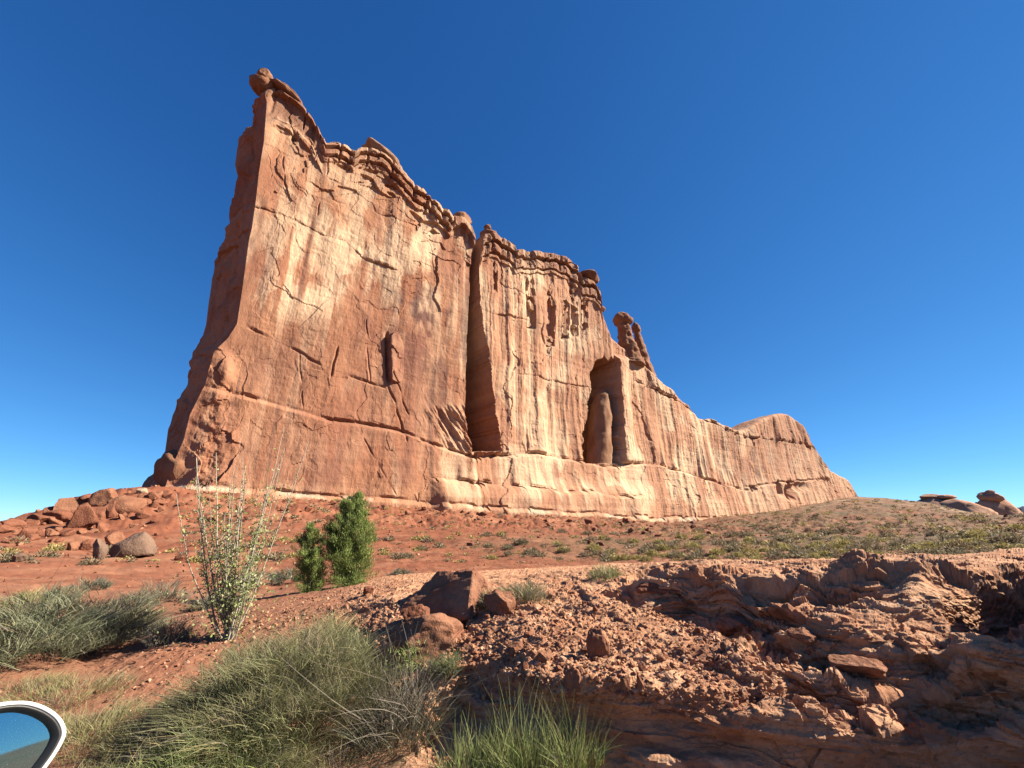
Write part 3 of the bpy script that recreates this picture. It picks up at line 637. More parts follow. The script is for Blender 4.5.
# deep hollows of the right-hand face and the crevice by the wedge boulder
def px_hole(x0, y0, a, b, d):
    global od
    pxp, pyp, _ = project(OX, OY, OZ); od = od - d * np.exp(-np.abs(((pxp - x0 + 22 * w3) / a) ** 2 + ((pyp - y0 + 9 * lump) / b) ** 2) ** 2.2)
for h_ in ((705, 604, 42, 15, .34), (760, 622, 46, 17, .36), (1005, 605, 46, 30, .50), (660, 573, 40, 5, .22), (880, 668, 60, 18, .24), (960, 705, 90, 30, .26), (640, 600, 34, 7, .14), (465, 612, 5, 22, .30), (840, 700, 50, 16, .20), (700, 745, 120, 14, .06), (930, 650, 30, 9, .20), (850, 600, 26, 10, .18),
           (900, 588, 60, 26, -.12), (770, 668, 50, 14, -.08), (985, 655, 60, 9, -.12), (840, 640, 36, 9, -.10), (790, 725, 60, 18, -.08)): px_hole(*h_)
fade = sst(0, .25, TT) * 1.0
od = od * fade
OX2, OY2, OZ2 = OX + ON[..., 0] * od, OY + ON[..., 1] * od, OZ + ON[..., 2] * od
if np.mean(ON[..., 2]) < 0: OX2, OY2, OZ2 = OX - ON[..., 0] * od, OY - ON[..., 1] * od, OZ - ON[..., 2] * od; ON = -ON
# second pass on the new shape, so that the walls of the hollows are broken up as well
ON = grid_normal(sm(OX2, 3), sm(OY2, 3), sm(OZ2, 3))
if np.mean(ON[..., 2]) < 0: ON = -ON
OX, OY, OZ = OX2, OY2, OZ2
q = (OX, OY, OZ * 1.6); w3 = fbm3(q[0] * .8, q[1] * .8, q[2] * .8, 2, 401); lump = fbm3(q[0] * 1.1 + .5 * w3, q[1] * 1.1, q[2] * 1.5 + .5 * w3, 4, 403)
strat = fbm3(q[0] * .35 + .3 * w3, q[1] * .35, OZ * 7.5 + .8 * w3, 3, 407); fine = fbm3(q[0] * 6, q[1] * 6, OZ * 10, 4, 409)
wv2, we2 = worley2(OX * 9 + w3, (OY * .7 + OZ * 2.2) * 9 + lump, 23)
# broken beds: every block of every layer stands a little in or out
bw = .05 * w3 + .04 * lump
def beds(th, cell, k):
    li = np.floor((OZ + bw + .03 * n2(OX * .8, OY * .8, k)) / th).astype(np.int32)
    cx_ = np.floor((OX + .35 * w3 + li * .37) / cell).astype(np.int32); cy_ = np.floor((OY + .35 * lump + li * .61) / cell).astype(np.int32)
    return PERM[(PERM[(PERM[(li * 7 + k) & 4095] + cx_) & 4095] + cy_) & 4095] / 4095.0 - .5, PERM[(li * 13 + k) & 4095] / 4095.0 - .5
b0, l0 = beds(.24, 1.15, 5); b1, l1 = beds(.13, .62, 11); b2, l2 = beds(.055, .26, 23); b3, l3 = beds(.025, .11, 37)
brkn = .35 + .65 * sst(-.25, .25, fbm3(q[0] * .7, q[1] * .7, q[2] * .7, 2, 431))
od = hard * lowq * brkn * (.17 * b0 * sst(600, 700, CC) + .09 * l0 + .10 * b1 + .09 * l1 + .055 * b2 + .045 * l2 + .024 * b3) \
    + hard * lowq * (.03 * strat + .022 * fine + .022 * np.abs(fbm3(q[0] * 3.5, q[1] * 3.5, q[2] * 4.5, 4, 441)) + .02 * (wv2 - .5)) + (1 - hard) * (.02 * fine + .03 * (wv2 - .5) * (rockm > .1))
od = od * fade
OX2, OY2, OZ2 = OX + ON[..., 0] * od, OY + ON[..., 1] * od, OZ + ON[..., 2] * od
# the top bed breaks off in a low step over the face
stp = sst(4.25, 4.9, TT + .10 * lump) * (1 - sst(4.93, 4.965, TT + .10 * lump)) * sst(600, 650, CC) * sst(-.35, .1, fbm2(CC * .012, CC * 0, 2, 451)); OZ2 = OZ2 - .13 * stp
# stone colours: brick red, dusty pink tops, buff layers
oc = np.zeros(OX.shape + (3,)) + np.array((.36, .172, .096))
oc = mixc(oc, np.array((.455, .255, .152)), .5 + .9 * fbm3(q[0] * 1.5, q[1] * 1.5, q[2] * 1.5, 4, 421))
oc = mixc(oc, np.array((.515, .315, .198)), .75 * sst(.1, .6, strat + .4 * fine) * hard)
oc = mixc(oc, np.array((.21, .095, .058)), .7 * sst(.25, .6, fbm3(q[0] * 2.3, q[1] * 2.3, q[2] * 5, 4, 423)))
oc = oc + (land_colour(OX2, OY2, OZ2) - oc) * (1 - sst(300, 420, CC + 40 * lump))[..., None]
M_bank = rock_mat('bank_rock', sc=4.0, bump=.6, dist=.02, var=.25)
bank = link('rock_bank', mesh_np('rock_bank', np.stack([OX2, OY2, OZ2], 2).reshape(-1, 3), grid_faces(*OX.shape), M_bank, False, oc.reshape(-1, 3)))
tag(bank, 'broad rugged red rock bank along the roadside in the foreground', 'rock bank')
# ------------------------------------------------------------------ finding surfaces under pixels
_bp = project(OX2.ravel(), OY2.ravel(), OZ2.ravel()); BV = np.stack([OX2.ravel(), OY2.ravel(), OZ2.ravel()], 1); BTT = TT.ravel()
def bank_hit(px, py):
    "nearest sheet point of the bank seen at a pixel"
    d = (_bp[0] - px) ** 2 + (_bp[1] - py) ** 2 + np.where(BTT > 6.1, 1e5, 0)
    k = np.where(d < max(d.min() * 1.5, 6.0))[0]; k = k[np.argmin(np.hypot(BV[k, 0], BV[k, 1]))]
    return BV[k]
_rs = np.geomspace(3, 800, 700)
def land_hit(px, py):
    x, y, z = at(px, py, _rs); t = terrain_z(x, y); k = np.where(z < t)[0]
    k = k[0] if len(k) else len(_rs) - 1
    return np.array((x[k], y[k], t[k]))
def px_m(p):
    "metres per pixel at a point"
    return float(project(p[0], p[1], p[2])[2]) / F_PX
BANK_KEYS = np.stack([np.round(OX2.ravel() / .08), np.round(OY2.ravel() / .08)], 1).astype(int)
_top = {}
for (i, j), z in zip(map(tuple, BANK_KEYS[::2]), BV[::2, 2]):
    if z > _top.get((i, j), -9): _top[(i, j)] = z
def surf_z(x, y):
    z = float(terrain_z(np.array([x]), np.array([y]))[0]); i, j = round(x / .08), round(y / .08)
    return max([z] + [_top[(i + a, j + b)] for a in (-1, 0, 1) for b in (-1, 0, 1) if (i + a, j + b) in _top])

M_boulder = rock_mat('boulder_rock', sc=2.2, bump=.7, dist=.05, var=.25)
M_bigboulder = rock_mat('talus_rock', sc=.8, bump=.7, dist=.15, var=.25)
def boulder(name, label, px, py_base, w, h, seed, bank_=False, mat=None, a=(.22, .085, .048), b=(.31, .145, .085), cuts=9, sub=4, depth=.8, sink=.24, yaw=None, group=None, noise=.09, rnd=.60, tilt=0.):
    p0 = bank_hit(px, py_base) if bank_ else land_hit(px, py_base)
    s = px_m(p0); sx, sz = w * s / 2, h * s / 2 * 1.1; r = np.random.default_rng(seed)
    p, f = rock_verts(seed, sub, cuts, rnd, noise)
    ext = np.abs(p).max(0); q = p / ext * np.array((sx, sx * depth, sz)); q[:, 2] += sz * (1 - 2 * sink); q[:, 2] += tilt * q[:, 0]
    a0 = math.atan2(p0[0], p0[1]); c_, s_ = math.cos(-a0), math.sin(-a0)
    q[:, 1] += sx * depth * .5
    v = np.stack([q[:, 0] * c_ - q[:, 1] * s_, q[:, 0] * s_ + q[:, 1] * c_, q[:, 2]], 1)
    o = link(name, mesh_np(name, v, f, mat or (M_boulder if bank_ else M_bigboulder), True, rock_tint(p, seed, a, b)), None, tuple(p0))
    return tag(o, label, 'boulder' if w * s > .35 else 'stone', group)
RED2 = dict(a=(.17, .066, .040), b=(.25, .105, .062)); GREY = dict(a=(.13, .082, .06), b=(.21, .135, .098)); PALE = dict(a=(.215, .092, .054), b=(.29, .14, .085))
T = [('big rounded red boulder casting a long shadow, centre of the boulder pile', 80, 530, 21, 24, RED2), ('smooth domed boulder behind the big rounded one in the pile', 65, 519, 20, 19, PALE),
     ('flat-topped boulder on the skyline above the big rounded one', 77, 508, 16, 10, RED2), ('small skyline boulder at the crown of the pile, right of the flat-topped one', 86, 505, 12, 9, RED2),
     ('tilted slab with dark hollow face right of the big rounded boulder', 99, 521, 20, 13, RED2), ('broad red boulder standing highest against the sky in the pile', 104, 511, 24, 18, PALE),
     ('upright narrow boulder below the broad skyline one', 110, 519, 13, 16, RED2), ('wide pale boulder at the right end of the pile', 123, 516, 27, 20, PALE),
     ('dark low boulder at the left shoulder of the pile', 56, 523, 20, 11, RED2), ('dark block on the skyline left of the domed boulder', 50, 515, 14, 8, RED2),
     ('low dark boulder on the falling skyline, farther left of the pile', 38, 525, 18, 10, RED2), ('small dark skyline boulder left of the pile', 27, 528, 13, 9, RED2),
     ('low brown boulder near the left picture edge on the skyline', 12, 532, 17, 9, RED2), ('half-seen boulder cut by the left picture edge', 1, 534, 12, 8, RED2),
     ('dark standing stone with a flat shadow at the foot of the slope', 96, 559, 12, 18, GREY), ('small dark block just left of the standing stone', 86, 551, 10, 10, RED2),
     ('pale rounded boulder midway up the slope above the big grey one', 113, 546, 15, 12, PALE), ('largest grey weathered boulder with a shaded left side at the slope foot', 133, 558, 33, 23, GREY),
     ('small grey boulder alone on the flat at far left', 17, 563, 11, 8, GREY), ('small pale block between the pile and the standing stone', 71, 551, 9, 8, PALE),
     ('low flat dark slab on the red slope at left', 14, 544, 16, 5, RED2), ('flat dark slab lying on the red ground behind the twiggy shrub', 184, 561, 20, 7, RED2),
     ('red block just under the white ledge at the cliff foot', 160, 500, 15, 10, RED2), ('pale stone under the white ledge, left end', 141, 497, 9, 7, dict(a=(.34, .24, .16), b=(.42, .32, .23))),
     ('second pale stone beneath the white ledge', 147, 502, 7, 6, dict(a=(.34, .24, .16), b=(.42, .32, .23)))]
for i, (lb, px, pb, w, h, kw) in enumerate(T):
    boulder('boulder', lb, px, pb, w * 1.18, h * 1.22, 300 + i, sink=.2, group='boulders on the slope left of the cliff', cuts=6 + i % 5, tilt=(-.3 if 'tilted' in lb else 0), **kw)
for i in range(46):                                     # more of the heap
    px = float(rng.uniform(22, 172)); py = float(np.interp(px, [0, 25, 60, 100, 150, 180], [535, 529, 518, 506, 499, 500]) + abs(rng.normal(0, 9)) + 3); w = float(rng.uniform(6, 15))
    boulder('boulder', 'angular red block wedged in the boulder heap left of the cliff', px, py, w, w * rng.uniform(.55, .95), 700 + i, sub=3, group='angular blocks in the boulder heap', cuts=11, sink=.2, rnd=.55, tilt=float(rng.uniform(-.35, .35)), **(RED2 if i % 4 else PALE))
for i in range(34):                                     # lesser blocks strewn over the same slope
    px = float(rng.uniform(5, 285)); py = float(np.interp(px, [0, 60, 150, 300], [534, 519, 500, 505]) + abs(rng.normal(0, 17)) + 2); w = float(rng.uniform(4, 9))
    boulder('boulder', 'small red block strewn on the talus slope left of the cliff', px, py, w, w * rng.uniform(.5, .9), 400 + i, sub=3, group='small blocks strewn on the talus slope', **(RED2 if i % 3 else PALE))
for i, (px, py, w, h) in enumerate(((430, 500, 10, 5), (449, 503, 8, 4), (600, 546, 9, 4), (590, 544, 6, 4), (470, 546, 9, 4), (540, 538, 6, 3))):
    boulder('boulder', 'low dark block half buried in the red slope below the slot', px, py, w, h, 440 + i, sub=3, group='blocks on the slope below the slot', **RED2)
for i in range(40):
    px = float(rng.uniform(180, 720)); py = float(np.interp(px, [150, 270, 440, 560, 650, 740], [492, 500, 512, 520, 524, 519]) + abs(rng.normal(0, 7))); w = float(rng.uniform(3.5, 9))
    boulder('boulder', 'red block fallen on the slope close under the cliff face', px, py, w, w * rng.uniform(.5, .9), 800 + i, sub=3, group='blocks fallen under the cliff face', cuts=11, rnd=.55, **(RED2 if i % 3 else PALE))
# single rocks of the near bank
B = [('rounded block leaning at the right of the wedge boulder', 497, 612, 36, 26, 502, PALE, 7, .7),
     ('flat pale boulder with an undercut in the shaded right of the bank', 856, 674, 52, 20, 503, PALE, 7, .7), ('upright pale triangular slab at the lower edge of the stony apron', 598, 655, 24, 34, 504, PALE, 6, .5),
     ('rounded pink stone at the left end of the stony apron', 514, 652, 20, 15, 505, PALE, 8, .8), ('angular pink stone beside the rounded one on the apron', 545, 660, 20, 15, 506, PALE, 6, .8),
     ('slabby block hanging on the lip of the apron, above the green stems', 570, 690, 22, 26, 507, PALE, 6, .6), ('narrow standing slab at the lower lip of the apron', 628, 690, 12, 22, 508, PALE, 6, .5),
     ('second narrow standing slab right of the first on the lip', 641, 688, 8, 18, 509, PALE, 6, .5), ('pale tilted block in the middle of the apron below the shelf', 735, 632, 36, 20, 510, PALE, 6, .7),
     ('squat block at the right end of the stony apron', 800, 640, 30, 16, 511, PALE, 7, .7), ('dark square stone behind the junipers on the bank', 366, 592, 12, 9, 512, RED2, 6, .8),
     ('low rusty block at the left foot of the wedge boulder', 412, 622, 34, 22, 513, RED2, 6, .8), ('broad buff boulder under the wedge boulder', 424, 660, 88, 48, 514, PALE, 8, .6), 
     ('dark slab under the shelf lip, upper left of the apron', 658, 592, 44, 14, 515, RED2, 6, .7)]
for lb, px, pb, w, h, sd, kw, cuts, dp in B:
    boulder('bank_boulder', lb, px, pb, w, h, sd, True, cuts=cuts, depth=dp, sub=5, sink=.28, noise=.13, group='boulders of the near bank', **kw)
def hull_rock(name, label, corners, r0, seed, a, b):
    "a boulder as the hull of corners (px, py, extra distance), its faces broken by noise"
    P0 = np.array([[float(q_) for q_ in at(x_, y_, r0 + d_)] for x_, y_, d_ in corners]); c0 = P0.mean(0); c0[2] = P0[:, 2].min()
    bm = bmesh.new(); [bm.verts.new(p_ - c0) for p_ in P0]; h_ = bmesh.ops.convex_hull(bm, input=list(bm.verts)); bmesh.ops.delete(bm, geom=[g_ for g_ in h_['geom_interior'] if isinstance(g_, bmesh.types.BMVert)], context='VERTS')
    bmesh.ops.bevel(bm, geom=list(bm.edges), offset=.014, segments=1, affect='EDGES'); bmesh.ops.triangulate(bm, faces=bm.faces)
    for _ in range(4): bmesh.ops.subdivide_edges(bm, edges=[e_ for e_ in bm.edges if e_.calc_length() > .035], cuts=1); bmesh.ops.triangulate(bm, faces=bm.faces)
    bm.normal_update(); v = np.array([q_.co[:] for q_ in bm.verts]); nn = np.array([q_.normal[:] for q_ in bm.verts])
    v = v + nn * (.035 * fbm3(v[:, 0] * 2.5 + seed, v[:, 1] * 2.5, v[:, 2] * 4, 4, seed % 40) + .02 * (worley2(v[:, 0] * 5 + v[:, 1] * 3, v[:, 2] * 7, seed % 30)[0] - .5))[:, None]
    f = np.array([[q_.index for q_ in g_.verts] for g_ in bm.faces]); bm.free()
    return tag(link(name, mesh_np(name, v, f, M_boulder, False, rock_tint(v * 2, seed, a, b)), None, tuple(c0)), label, 'boulder', 'boulders of the near bank')
hull_rock('bank_boulder', 'large wedge-shaped boulder with a shaded front, set on the near bank', [(402, 607, .55), (436, 618, .15), (468, 618, -.20), (494, 606, .35), (438, 572, .75), (473, 570, .15), (489, 584, .4), (424, 586, 1.5), (502, 596, 1.4), (480, 572, 1.1), (445, 632, .4)], float(np.hypot(*bank_hit(446, 614)[:2])), 57, (.20, .085, .052), (.30, .15, .092))
n_st = 0
for i in range(400):
    if n_st >= 60: break
    px, py = rng.uniform(395, 830), rng.uniform(588, 695)
    top = np.interp(px, [395, 480, 560, 640, 720, 830], [588, 600, 582, 590, 625, 650]); bot = np.interp(px, [395, 480, 600, 700, 830], [612, 660, 690, 690, 685])
    if not top < py < bot: continue
    w = float(rng.uniform(5, 12)) * (.6 + .4 * (py - 580) / 100); n_st += 1
    boulder('loose_stone', 'fist-sized angular red stone lying loose on the stony apron', px, py, w, w * rng.uniform(.5, .85), 600 + i, True, sub=3, group='loose stones on the apron', sink=.2, **(PALE if i % 2 else RED2))

# rubble nobody could count
def rubble(name, pts, sizes, mat, seed, cols, flat=.65):
    r = np.random.default_rng(seed); base = []
    for k in range(10):
        p, f = rock_verts(900 + k + seed, 2 if k < 5 else 1, 10, .48, .04); base.append((p * np.array((1, r.uniform(.6, .95), flat * r.uniform(.7, 1.2))), f))
    V, Fc, Cc = [], [], []; off = 0
    for i in range(len(pts)):
        p, f = base[(i % 10) if sizes[i] > np.median(sizes) else 5 + i % 5]
        t = r.uniform(0, 6.28); c_, s_ = math.cos(t), math.sin(t); tl = r.normal(0, .3)
        q = np.stack([p[:, 0] * c_ - p[:, 1] * s_, p[:, 0] * s_ + p[:, 1] * c_, p[:, 2] + tl * p[:, 0]], 1) * sizes[i] + pts[i]
        V.append(q); Fc.append(f + off); off += len(p); cc = cols[r.integers(len(cols))] * r.uniform(.75, 1.25); Cc.append(np.repeat(cc[None], len(p), 0))
    return link(name, mesh_np(name, np.concatenate(V), np.concatenate(Fc), mat, False, np.concatenate(Cc)))
COLS = np.array(((.32, .15, .09), (.40, .215, .13), (.47, .285, .19), (.26, .112, .068), (.365, .18, .108)))
cand = np.where((BTT > .9) & (BTT < 6.1))[0]
cpx, cpy = _bp[0][cand], _bp[1][cand]
dens = np.exp(-(np.maximum(np.abs(BTT[cand] - 3.0) - .9, 0) / .5) ** 2) * sst(420, 500, cpx) * (1 - sst(690, 800, cpx + 60 * (BTT[cand] - 3))) + .35 * np.exp(-((BTT[cand] - 4.8) / .8) ** 2) * sst(250, 300, cpx) * (1 - sst(440, 480, cpx)) \
    + .16 * sst(60, 200, cpx) * (1 - sst(400, 440, cpx)) + .10 * sst(620, 700, cpx) * (np.abs(BTT[cand] - 1.9) < .35) + .05 * sst(650, 720, cpx) * (BTT[cand] > 5.2)
rad = np.hypot(BV[cand, 0], BV[cand, 1]); dens = dens * (rad < 14) * (cpx > -60) * (cpx < 1090) * (rad / 6) ** 1.2
pk_ = rng.choice(cand, 9500, p=dens / dens.sum()); sz_ = .007 + .040 * rng.random(len(pk_)) ** 3.2
tag(rubble('rubble', BV[pk_] + np.stack([rng.normal(0, .012, len(pk_)), rng.normal(0, .012, len(pk_)), sz_ * .25], 1), sz_, M_boulder, 5, COLS), 'loose angular gravel and small stones covering the apron of the near bank', kind='stuff')
n = 9000; aa = np.radians(rng.uniform(-58, 56, n)); r_ = 7 * (190 / 7) ** rng.random(n) ** .8
r_ = np.where(rng.random(n) < .35, rng.uniform(70, 160, n), r_)
x_, y_ = r_ * np.sin(aa), r_ * np.cos(aa)
on_front = ((x_ - B0[0]) * WN[0] + (y_ - B0[1]) * WN[1]) > 1.5
x_, y_, r_ = x_[on_front], y_[on_front], r_[on_front]
z_ = terrain_z(x_, y_); tpx, tpy, _ = project(x_, y_, z_); keep = rng.random(len(x_)) < np.where(tpx < 560, 1, .35); x_, y_, z_, r_ = x_[keep], y_[keep], z_[keep], r_[keep]
s_ = (.02 + .12 * rng.random(len(x_)) ** 3.5) * np.clip(r_ / 25, .5, 5)
tag(rubble('talus_rubble', np.stack([x_, y_, z_ + s_ * .2], 1), s_, M_bigboulder, 6, COLS * np.array((.78, .68, .62))), 'red stones littering the flat and the talus below the cliff', kind='stuff')
# ------------------------------------------------------------------ plants: every stem and leaf is a small curved blade
def leaf_mat(name, rough=.7, trans=.25):
    m, nt, b = new_mat(name, rough, .25); L = nt.links.new
    at_ = node(nt, 'ShaderNodeAttribute', attribute_name='tint')
    L(at_.outputs['Color'], b.inputs['Base Color'])
    tr = node(nt, 'ShaderNodeBsdfTranslucent'); L(at_.outputs['Color'], tr.inputs['Color'])
    mx = node(nt, 'ShaderNodeMixShader'); mx.inputs[0].default_value = trans
    out = [n_ for n_ in nt.nodes if n_.type == 'OUTPUT_MATERIAL'][0]
    L(b.outputs[0], mx.inputs[1]); L(tr.outputs[0], mx.inputs[2]); L(mx.outputs[0], out.inputs['Surface'])
    return m
M_leaf = leaf_mat('foliage'); M_stem = leaf_mat('stems', .85, .0)
def norm(v): return v / (np.linalg.norm(v, axis=-1, keepdims=True) + 1e-9)
def blades(base, d, length, width, bend, cols, nseg=4, taper=.15, tipcol=None):
    "ribbons from base along d, each bent by vector `bend` (grows with the square of the way along)"
    n = len(base); t = np.linspace(0, 1, nseg + 1); d = norm(d)
    P_ = base[:, None] + d[:, None] * (length[:, None] * t)[..., None] + bend[:, None] * (t ** 2)[None, :, None] * length[:, None, None]
    side = norm(np.cross(d, rng.normal(size=(n, 3)))); wv_ = width[:, None] * (1 - (1 - taper) * t ** 1.5)[None]
    A_ = P_ - side[:, None] * wv_[..., None] * .5; B_ = P_ + side[:, None] * wv_[..., None] * .5
    V = np.stack([A_, B_], 2).reshape(-1, 3); k = np.arange(n)[:, None] * 2 * (nseg + 1) + np.arange(nseg)[None] * 2; k = k.ravel()
    C_ = np.repeat(cols[:, None], 2 * (nseg + 1), 1)
    if tipcol is not None:
        tt = np.repeat(t, 2)[None, :, None]; C_ = C_ + (tipcol - C_) * tt * .6
    return V, np.stack([k, k + 1, k + 3, k + 2], 1), C_.reshape(-1, 3)
def merge(parts):
    V, Fc, C_ = [], [], []; o = 0
    for v, f, c in parts: V.append(v); Fc.append(f + o); C_.append(c); o += len(v)
    return np.concatenate(V), np.concatenate(Fc), np.concatenate(C_)
def pick(cols, n, jit=.18):
    c = np.array(cols)[rng.integers(len(cols), size=n)]; return c * rng.uniform(1 - jit, 1 + jit, (n, 1))
def tube(pts, rads, col, m=5):
    pts = np.asarray(pts, float); n = len(pts); tg = norm(np.gradient(pts, axis=0)); up = np.array((.3, .9, .2))
    a = norm(np.cross(tg, up)); b = np.cross(tg, a); th = np.linspace(0, 2 * np.pi, m, endpoint=False)
    v = pts[:, None] + (a[:, None] * np.cos(th)[None, :, None] + b[:, None] * np.sin(th)[None, :, None]) * np.asarray(rads)[:, None, None]
    return v.reshape(-1, 3), grid_faces(n, m, True), np.repeat(np.array(col)[None], n * m, 0)

def fan(n, R, H, spread, lean=(0, 0), wid=.006, cols=((.1, .12, .05),), bend=.25, hvar=.35, base_r=.5, tip=None, nseg=4, droop=.12):
    "a tussock: n stems from a disc, splaying outward"
    th = rng.uniform(0, 6.283, n); rr_ = np.sqrt(rng.random(n)); bx, by = R * base_r * rr_ * np.cos(th), R * base_r * rr_ * np.sin(th)
    base = np.stack([bx, by, np.zeros(n)], 1)
    out = np.stack([np.cos(th), np.sin(th)], 1) * (rr_ * spread)[:, None] + rng.normal(0, .16, (n, 2)) + np.array(lean)
    d = np.concatenate([out, np.ones((n, 1))], 1)
    ln = H * rng.uniform(1 - hvar, 1 + hvar * .35, n) * (1 - .25 * rr_)
    bd = np.concatenate([out * bend + rng.normal(0, .10, (n, 2)) + np.array(lean) * .4, -np.full((n, 1), droop) * rng.random((n, 1))], 1)
    return blades(base, d, ln, np.full(n, wid) * rng.uniform(.7, 1.3, n), bd, pick(cols, n), nseg, tipcol=None if tip is None else np.array(tip))
def twigs(n, R, H, wid, cols, nseg=5, wild=.5):
    th = rng.uniform(0, 6.283, n); d = np.stack([np.cos(th) * rng.uniform(.2, 1.2, n), np.sin(th) * rng.uniform(.2, 1.2, n), np.ones(n) * rng.uniform(.3, 1.0, n)], 1)
    base = np.stack([rng.normal(0, R * .25, n), rng.normal(0, R * .25, n), rng.uniform(0, H * .35, n)], 1)
    return blades(base, d, H * rng.uniform(.5, 1.1, n), np.full(n, wid), rng.normal(0, wild, (n, 3)), pick(cols, n), nseg)
def plant(name, label, cat, loc, groups, group=None, mats=None):
    "groups: {part name: list of blade sets}; one part -> a single mesh"
    if len(groups) == 1:
        (k, g), = groups.items(); v, f, c = merge(g)
        o = link(name, mesh_np(name, v, f, (mats or {}).get(k, M_leaf), False, c), None, tuple(loc)); return tag(o, label, cat, group)
    t = thing(name, label, cat, tuple(loc), group)
    for k, g in groups.items():
        v, f, c = merge(g); link(k, mesh_np(k, v, f, (mats or {}).get(k, M_leaf), False, c), t)
    return t
GG = ((.20, .215, .080), (.25, .25, .110), (.155, .175, .066), (.31, .285, .145), (.22, .22, .10)); GB = ((.17, .225, .060), (.22, .27, .085), (.135, .19, .05), (.27, .29, .12))
STRAW = ((.34, .27, .14), (.28, .23, .11), (.22, .19, .09), (.40, .33, .19)); DRY = ((.20, .17, .13), (.14, .115, .085), (.26, .23, .185), (.10, .08, .06)); SAGE = ((.13, .135, .095), (.165, .165, .12), (.10, .10, .068), (.19, .18, .13))
def base_at(px, py, r):
    x, y, _ = at(px, py, r); x, y = float(x), float(y); return np.array((x, y, surf_z(x, y) - .03))
def shag(n_t, R, H, n_each, wid, cols, tip=None, lean=(0, 0), dome=.55, nseg=4, wild=.22, dead=.12):
    "a shaggy mound: many little tufts at all heights, each with its own lean, some dead"
    out = []
    for k in range(n_t):
        th = rng.uniform(0, 6.283); r_ = math.sqrt(rng.random()); x, y = R * r_ * math.cos(th), R * r_ * math.sin(th)
        top = H * (1 - .62 * r_ ** 2.2) * rng.uniform(.65, 1.1); z0 = top * dome * rng.random() ** .7; l_ = np.array((math.cos(th) * r_ * .55 + lean[0] + rng.normal(0, wild), math.sin(th) * r_ * .55 + lean[1] + rng.normal(0, wild)))
        m = int(n_each * rng.uniform(.5, 1.5)); isd = rng.random() < dead
        base = np.stack([rng.normal(x, .06 * R + .02, m), rng.normal(y, .06 * R + .02, m), np.full(m, z0) + rng.uniform(-.05, .05, m)], 1)
        o2 = l_ + rng.normal(0, .30, (m, 2)); d = np.concatenate([o2, np.ones((m, 1)) * rng.uniform(.7, 1.2, (m, 1))], 1)
        ln = np.minimum((top - z0) * rng.uniform(.45, 1.15, m) + .05, H * rng.uniform(.22, .5, m)); bd = np.concatenate([l_[None] * .5 + rng.normal(0, .28, (m, 2)), -.22 * rng.random((m, 1))], 1)
        cc = pick(STRAW + DRY[:3] if isd else cols, m) * rng.uniform(.75, 1.2)
        out.append(blades(base, d, ln, np.full(m, wid) * rng.uniform(.6, 1.4, m), bd, cc, nseg, tipcol=None if (tip is None or isd) else np.array(tip)))
    return merge(out)
p = base_at(285, 722, 5.7)
plant('stem_bush', 'large grey green shaggy bush of fine stems in the left foreground', 'bush', p, {
    'foliage': [shag(330, .98, 1.0, 40, .0050, GG, (.27, .265, .165), (.06, -.05), .85, wild=.34), shag(80, 1.12, .55, 34, .005, GG + SAGE, (.25, .24, .15), (-.05, -.1), .7, dead=.3, wild=.34)],
    'dry_twigs': [twigs(260, .9, .7, .0055, DRY)]}, mats={'dry_twigs': M_stem})
p = base_at(215, 748, 4.9)
plant('stem_bush', 'bright green low bush in the bottom left, in front of the large grey green one', 'bush', p, {
    'foliage': [shag(150, .50, .44, 30, .0045, GB, (.28, .31, .15), (0, 0), .7, wild=.3)], 'dry_twigs': [twigs(70, .5, .35, .005, STRAW)]}, mats={'dry_twigs': M_stem})
p = base_at(148, 752, 5.0)
plant('stem_bush', 'green low bush between the straw grass and the bright green one', 'bush', p, {
    'foliage': [shag(60, .42, .34, 30, .0045, GB + GG[:2], (.25, .26, .12), (0, 0), .4, dead=.2)], 'dry_twigs': [twigs(40, .45, .28, .005, STRAW)]}, mats={'dry_twigs': M_stem})
for i, (px, py, r, R, H, lb) in enumerate(((85, 708, 6.3, .42, .52, 'straw coloured tall grass tuft just above the car mirror'), (125, 700, 6.4, .35, .34, 'thin straw grass right of the tall straw tuft'), (45, 695, 6.6, .34, .34, 'olive and straw grass tuft above the left part of the mirror'), (75, 678, 7.6, .38, .38, 'olive grass tuft behind the straw ones'), (98, 742, 5.2, .32, .30, 'short straw grass right beside the mirror'), (20, 668, 8.2, .36, .28, 'low olive grass at the left edge below the wide bush'))):
    plant('grass_tuft', lb, 'grass tuft', base_at(px, py, r), {'foliage': [shag(55, R * 1.35, H, 26, .0045, STRAW + GB[:2] + GG[:2], (.40, .35, .19), (.08, 0), .15, dead=.25)]})
p = base_at(30, 655, 9.6)
BG = ((.19, .22, .12), (.23, .25, .145), (.155, .19, .10), (.28, .275, .175))
plant('sage_bush', 'wide blue green bush at the left edge in the middle ground', 'bush', p, {'foliage': [shag(190, .85, .95, 32, .0085, BG, (.27, .275, .19), (.08, 0), .85, wild=.34)], 'dry_twigs': [twigs(110, 1.0, .8, .009, DRY)]}, mats={'dry_twigs': M_stem})
p = base_at(105, 648, 10)
plant('sage_bush', 'grey olive bush against the right side of the wide blue green one', 'bush', p, {'foliage': [shag(120, .6, .9, 30, .0085, SAGE + GG[:2], (.27, .26, .18), (.05, 0), .85, wild=.34)], 'dry_twigs': [twigs(70, .5, .6, .009, DRY)]}, mats={'dry_twigs': M_stem})
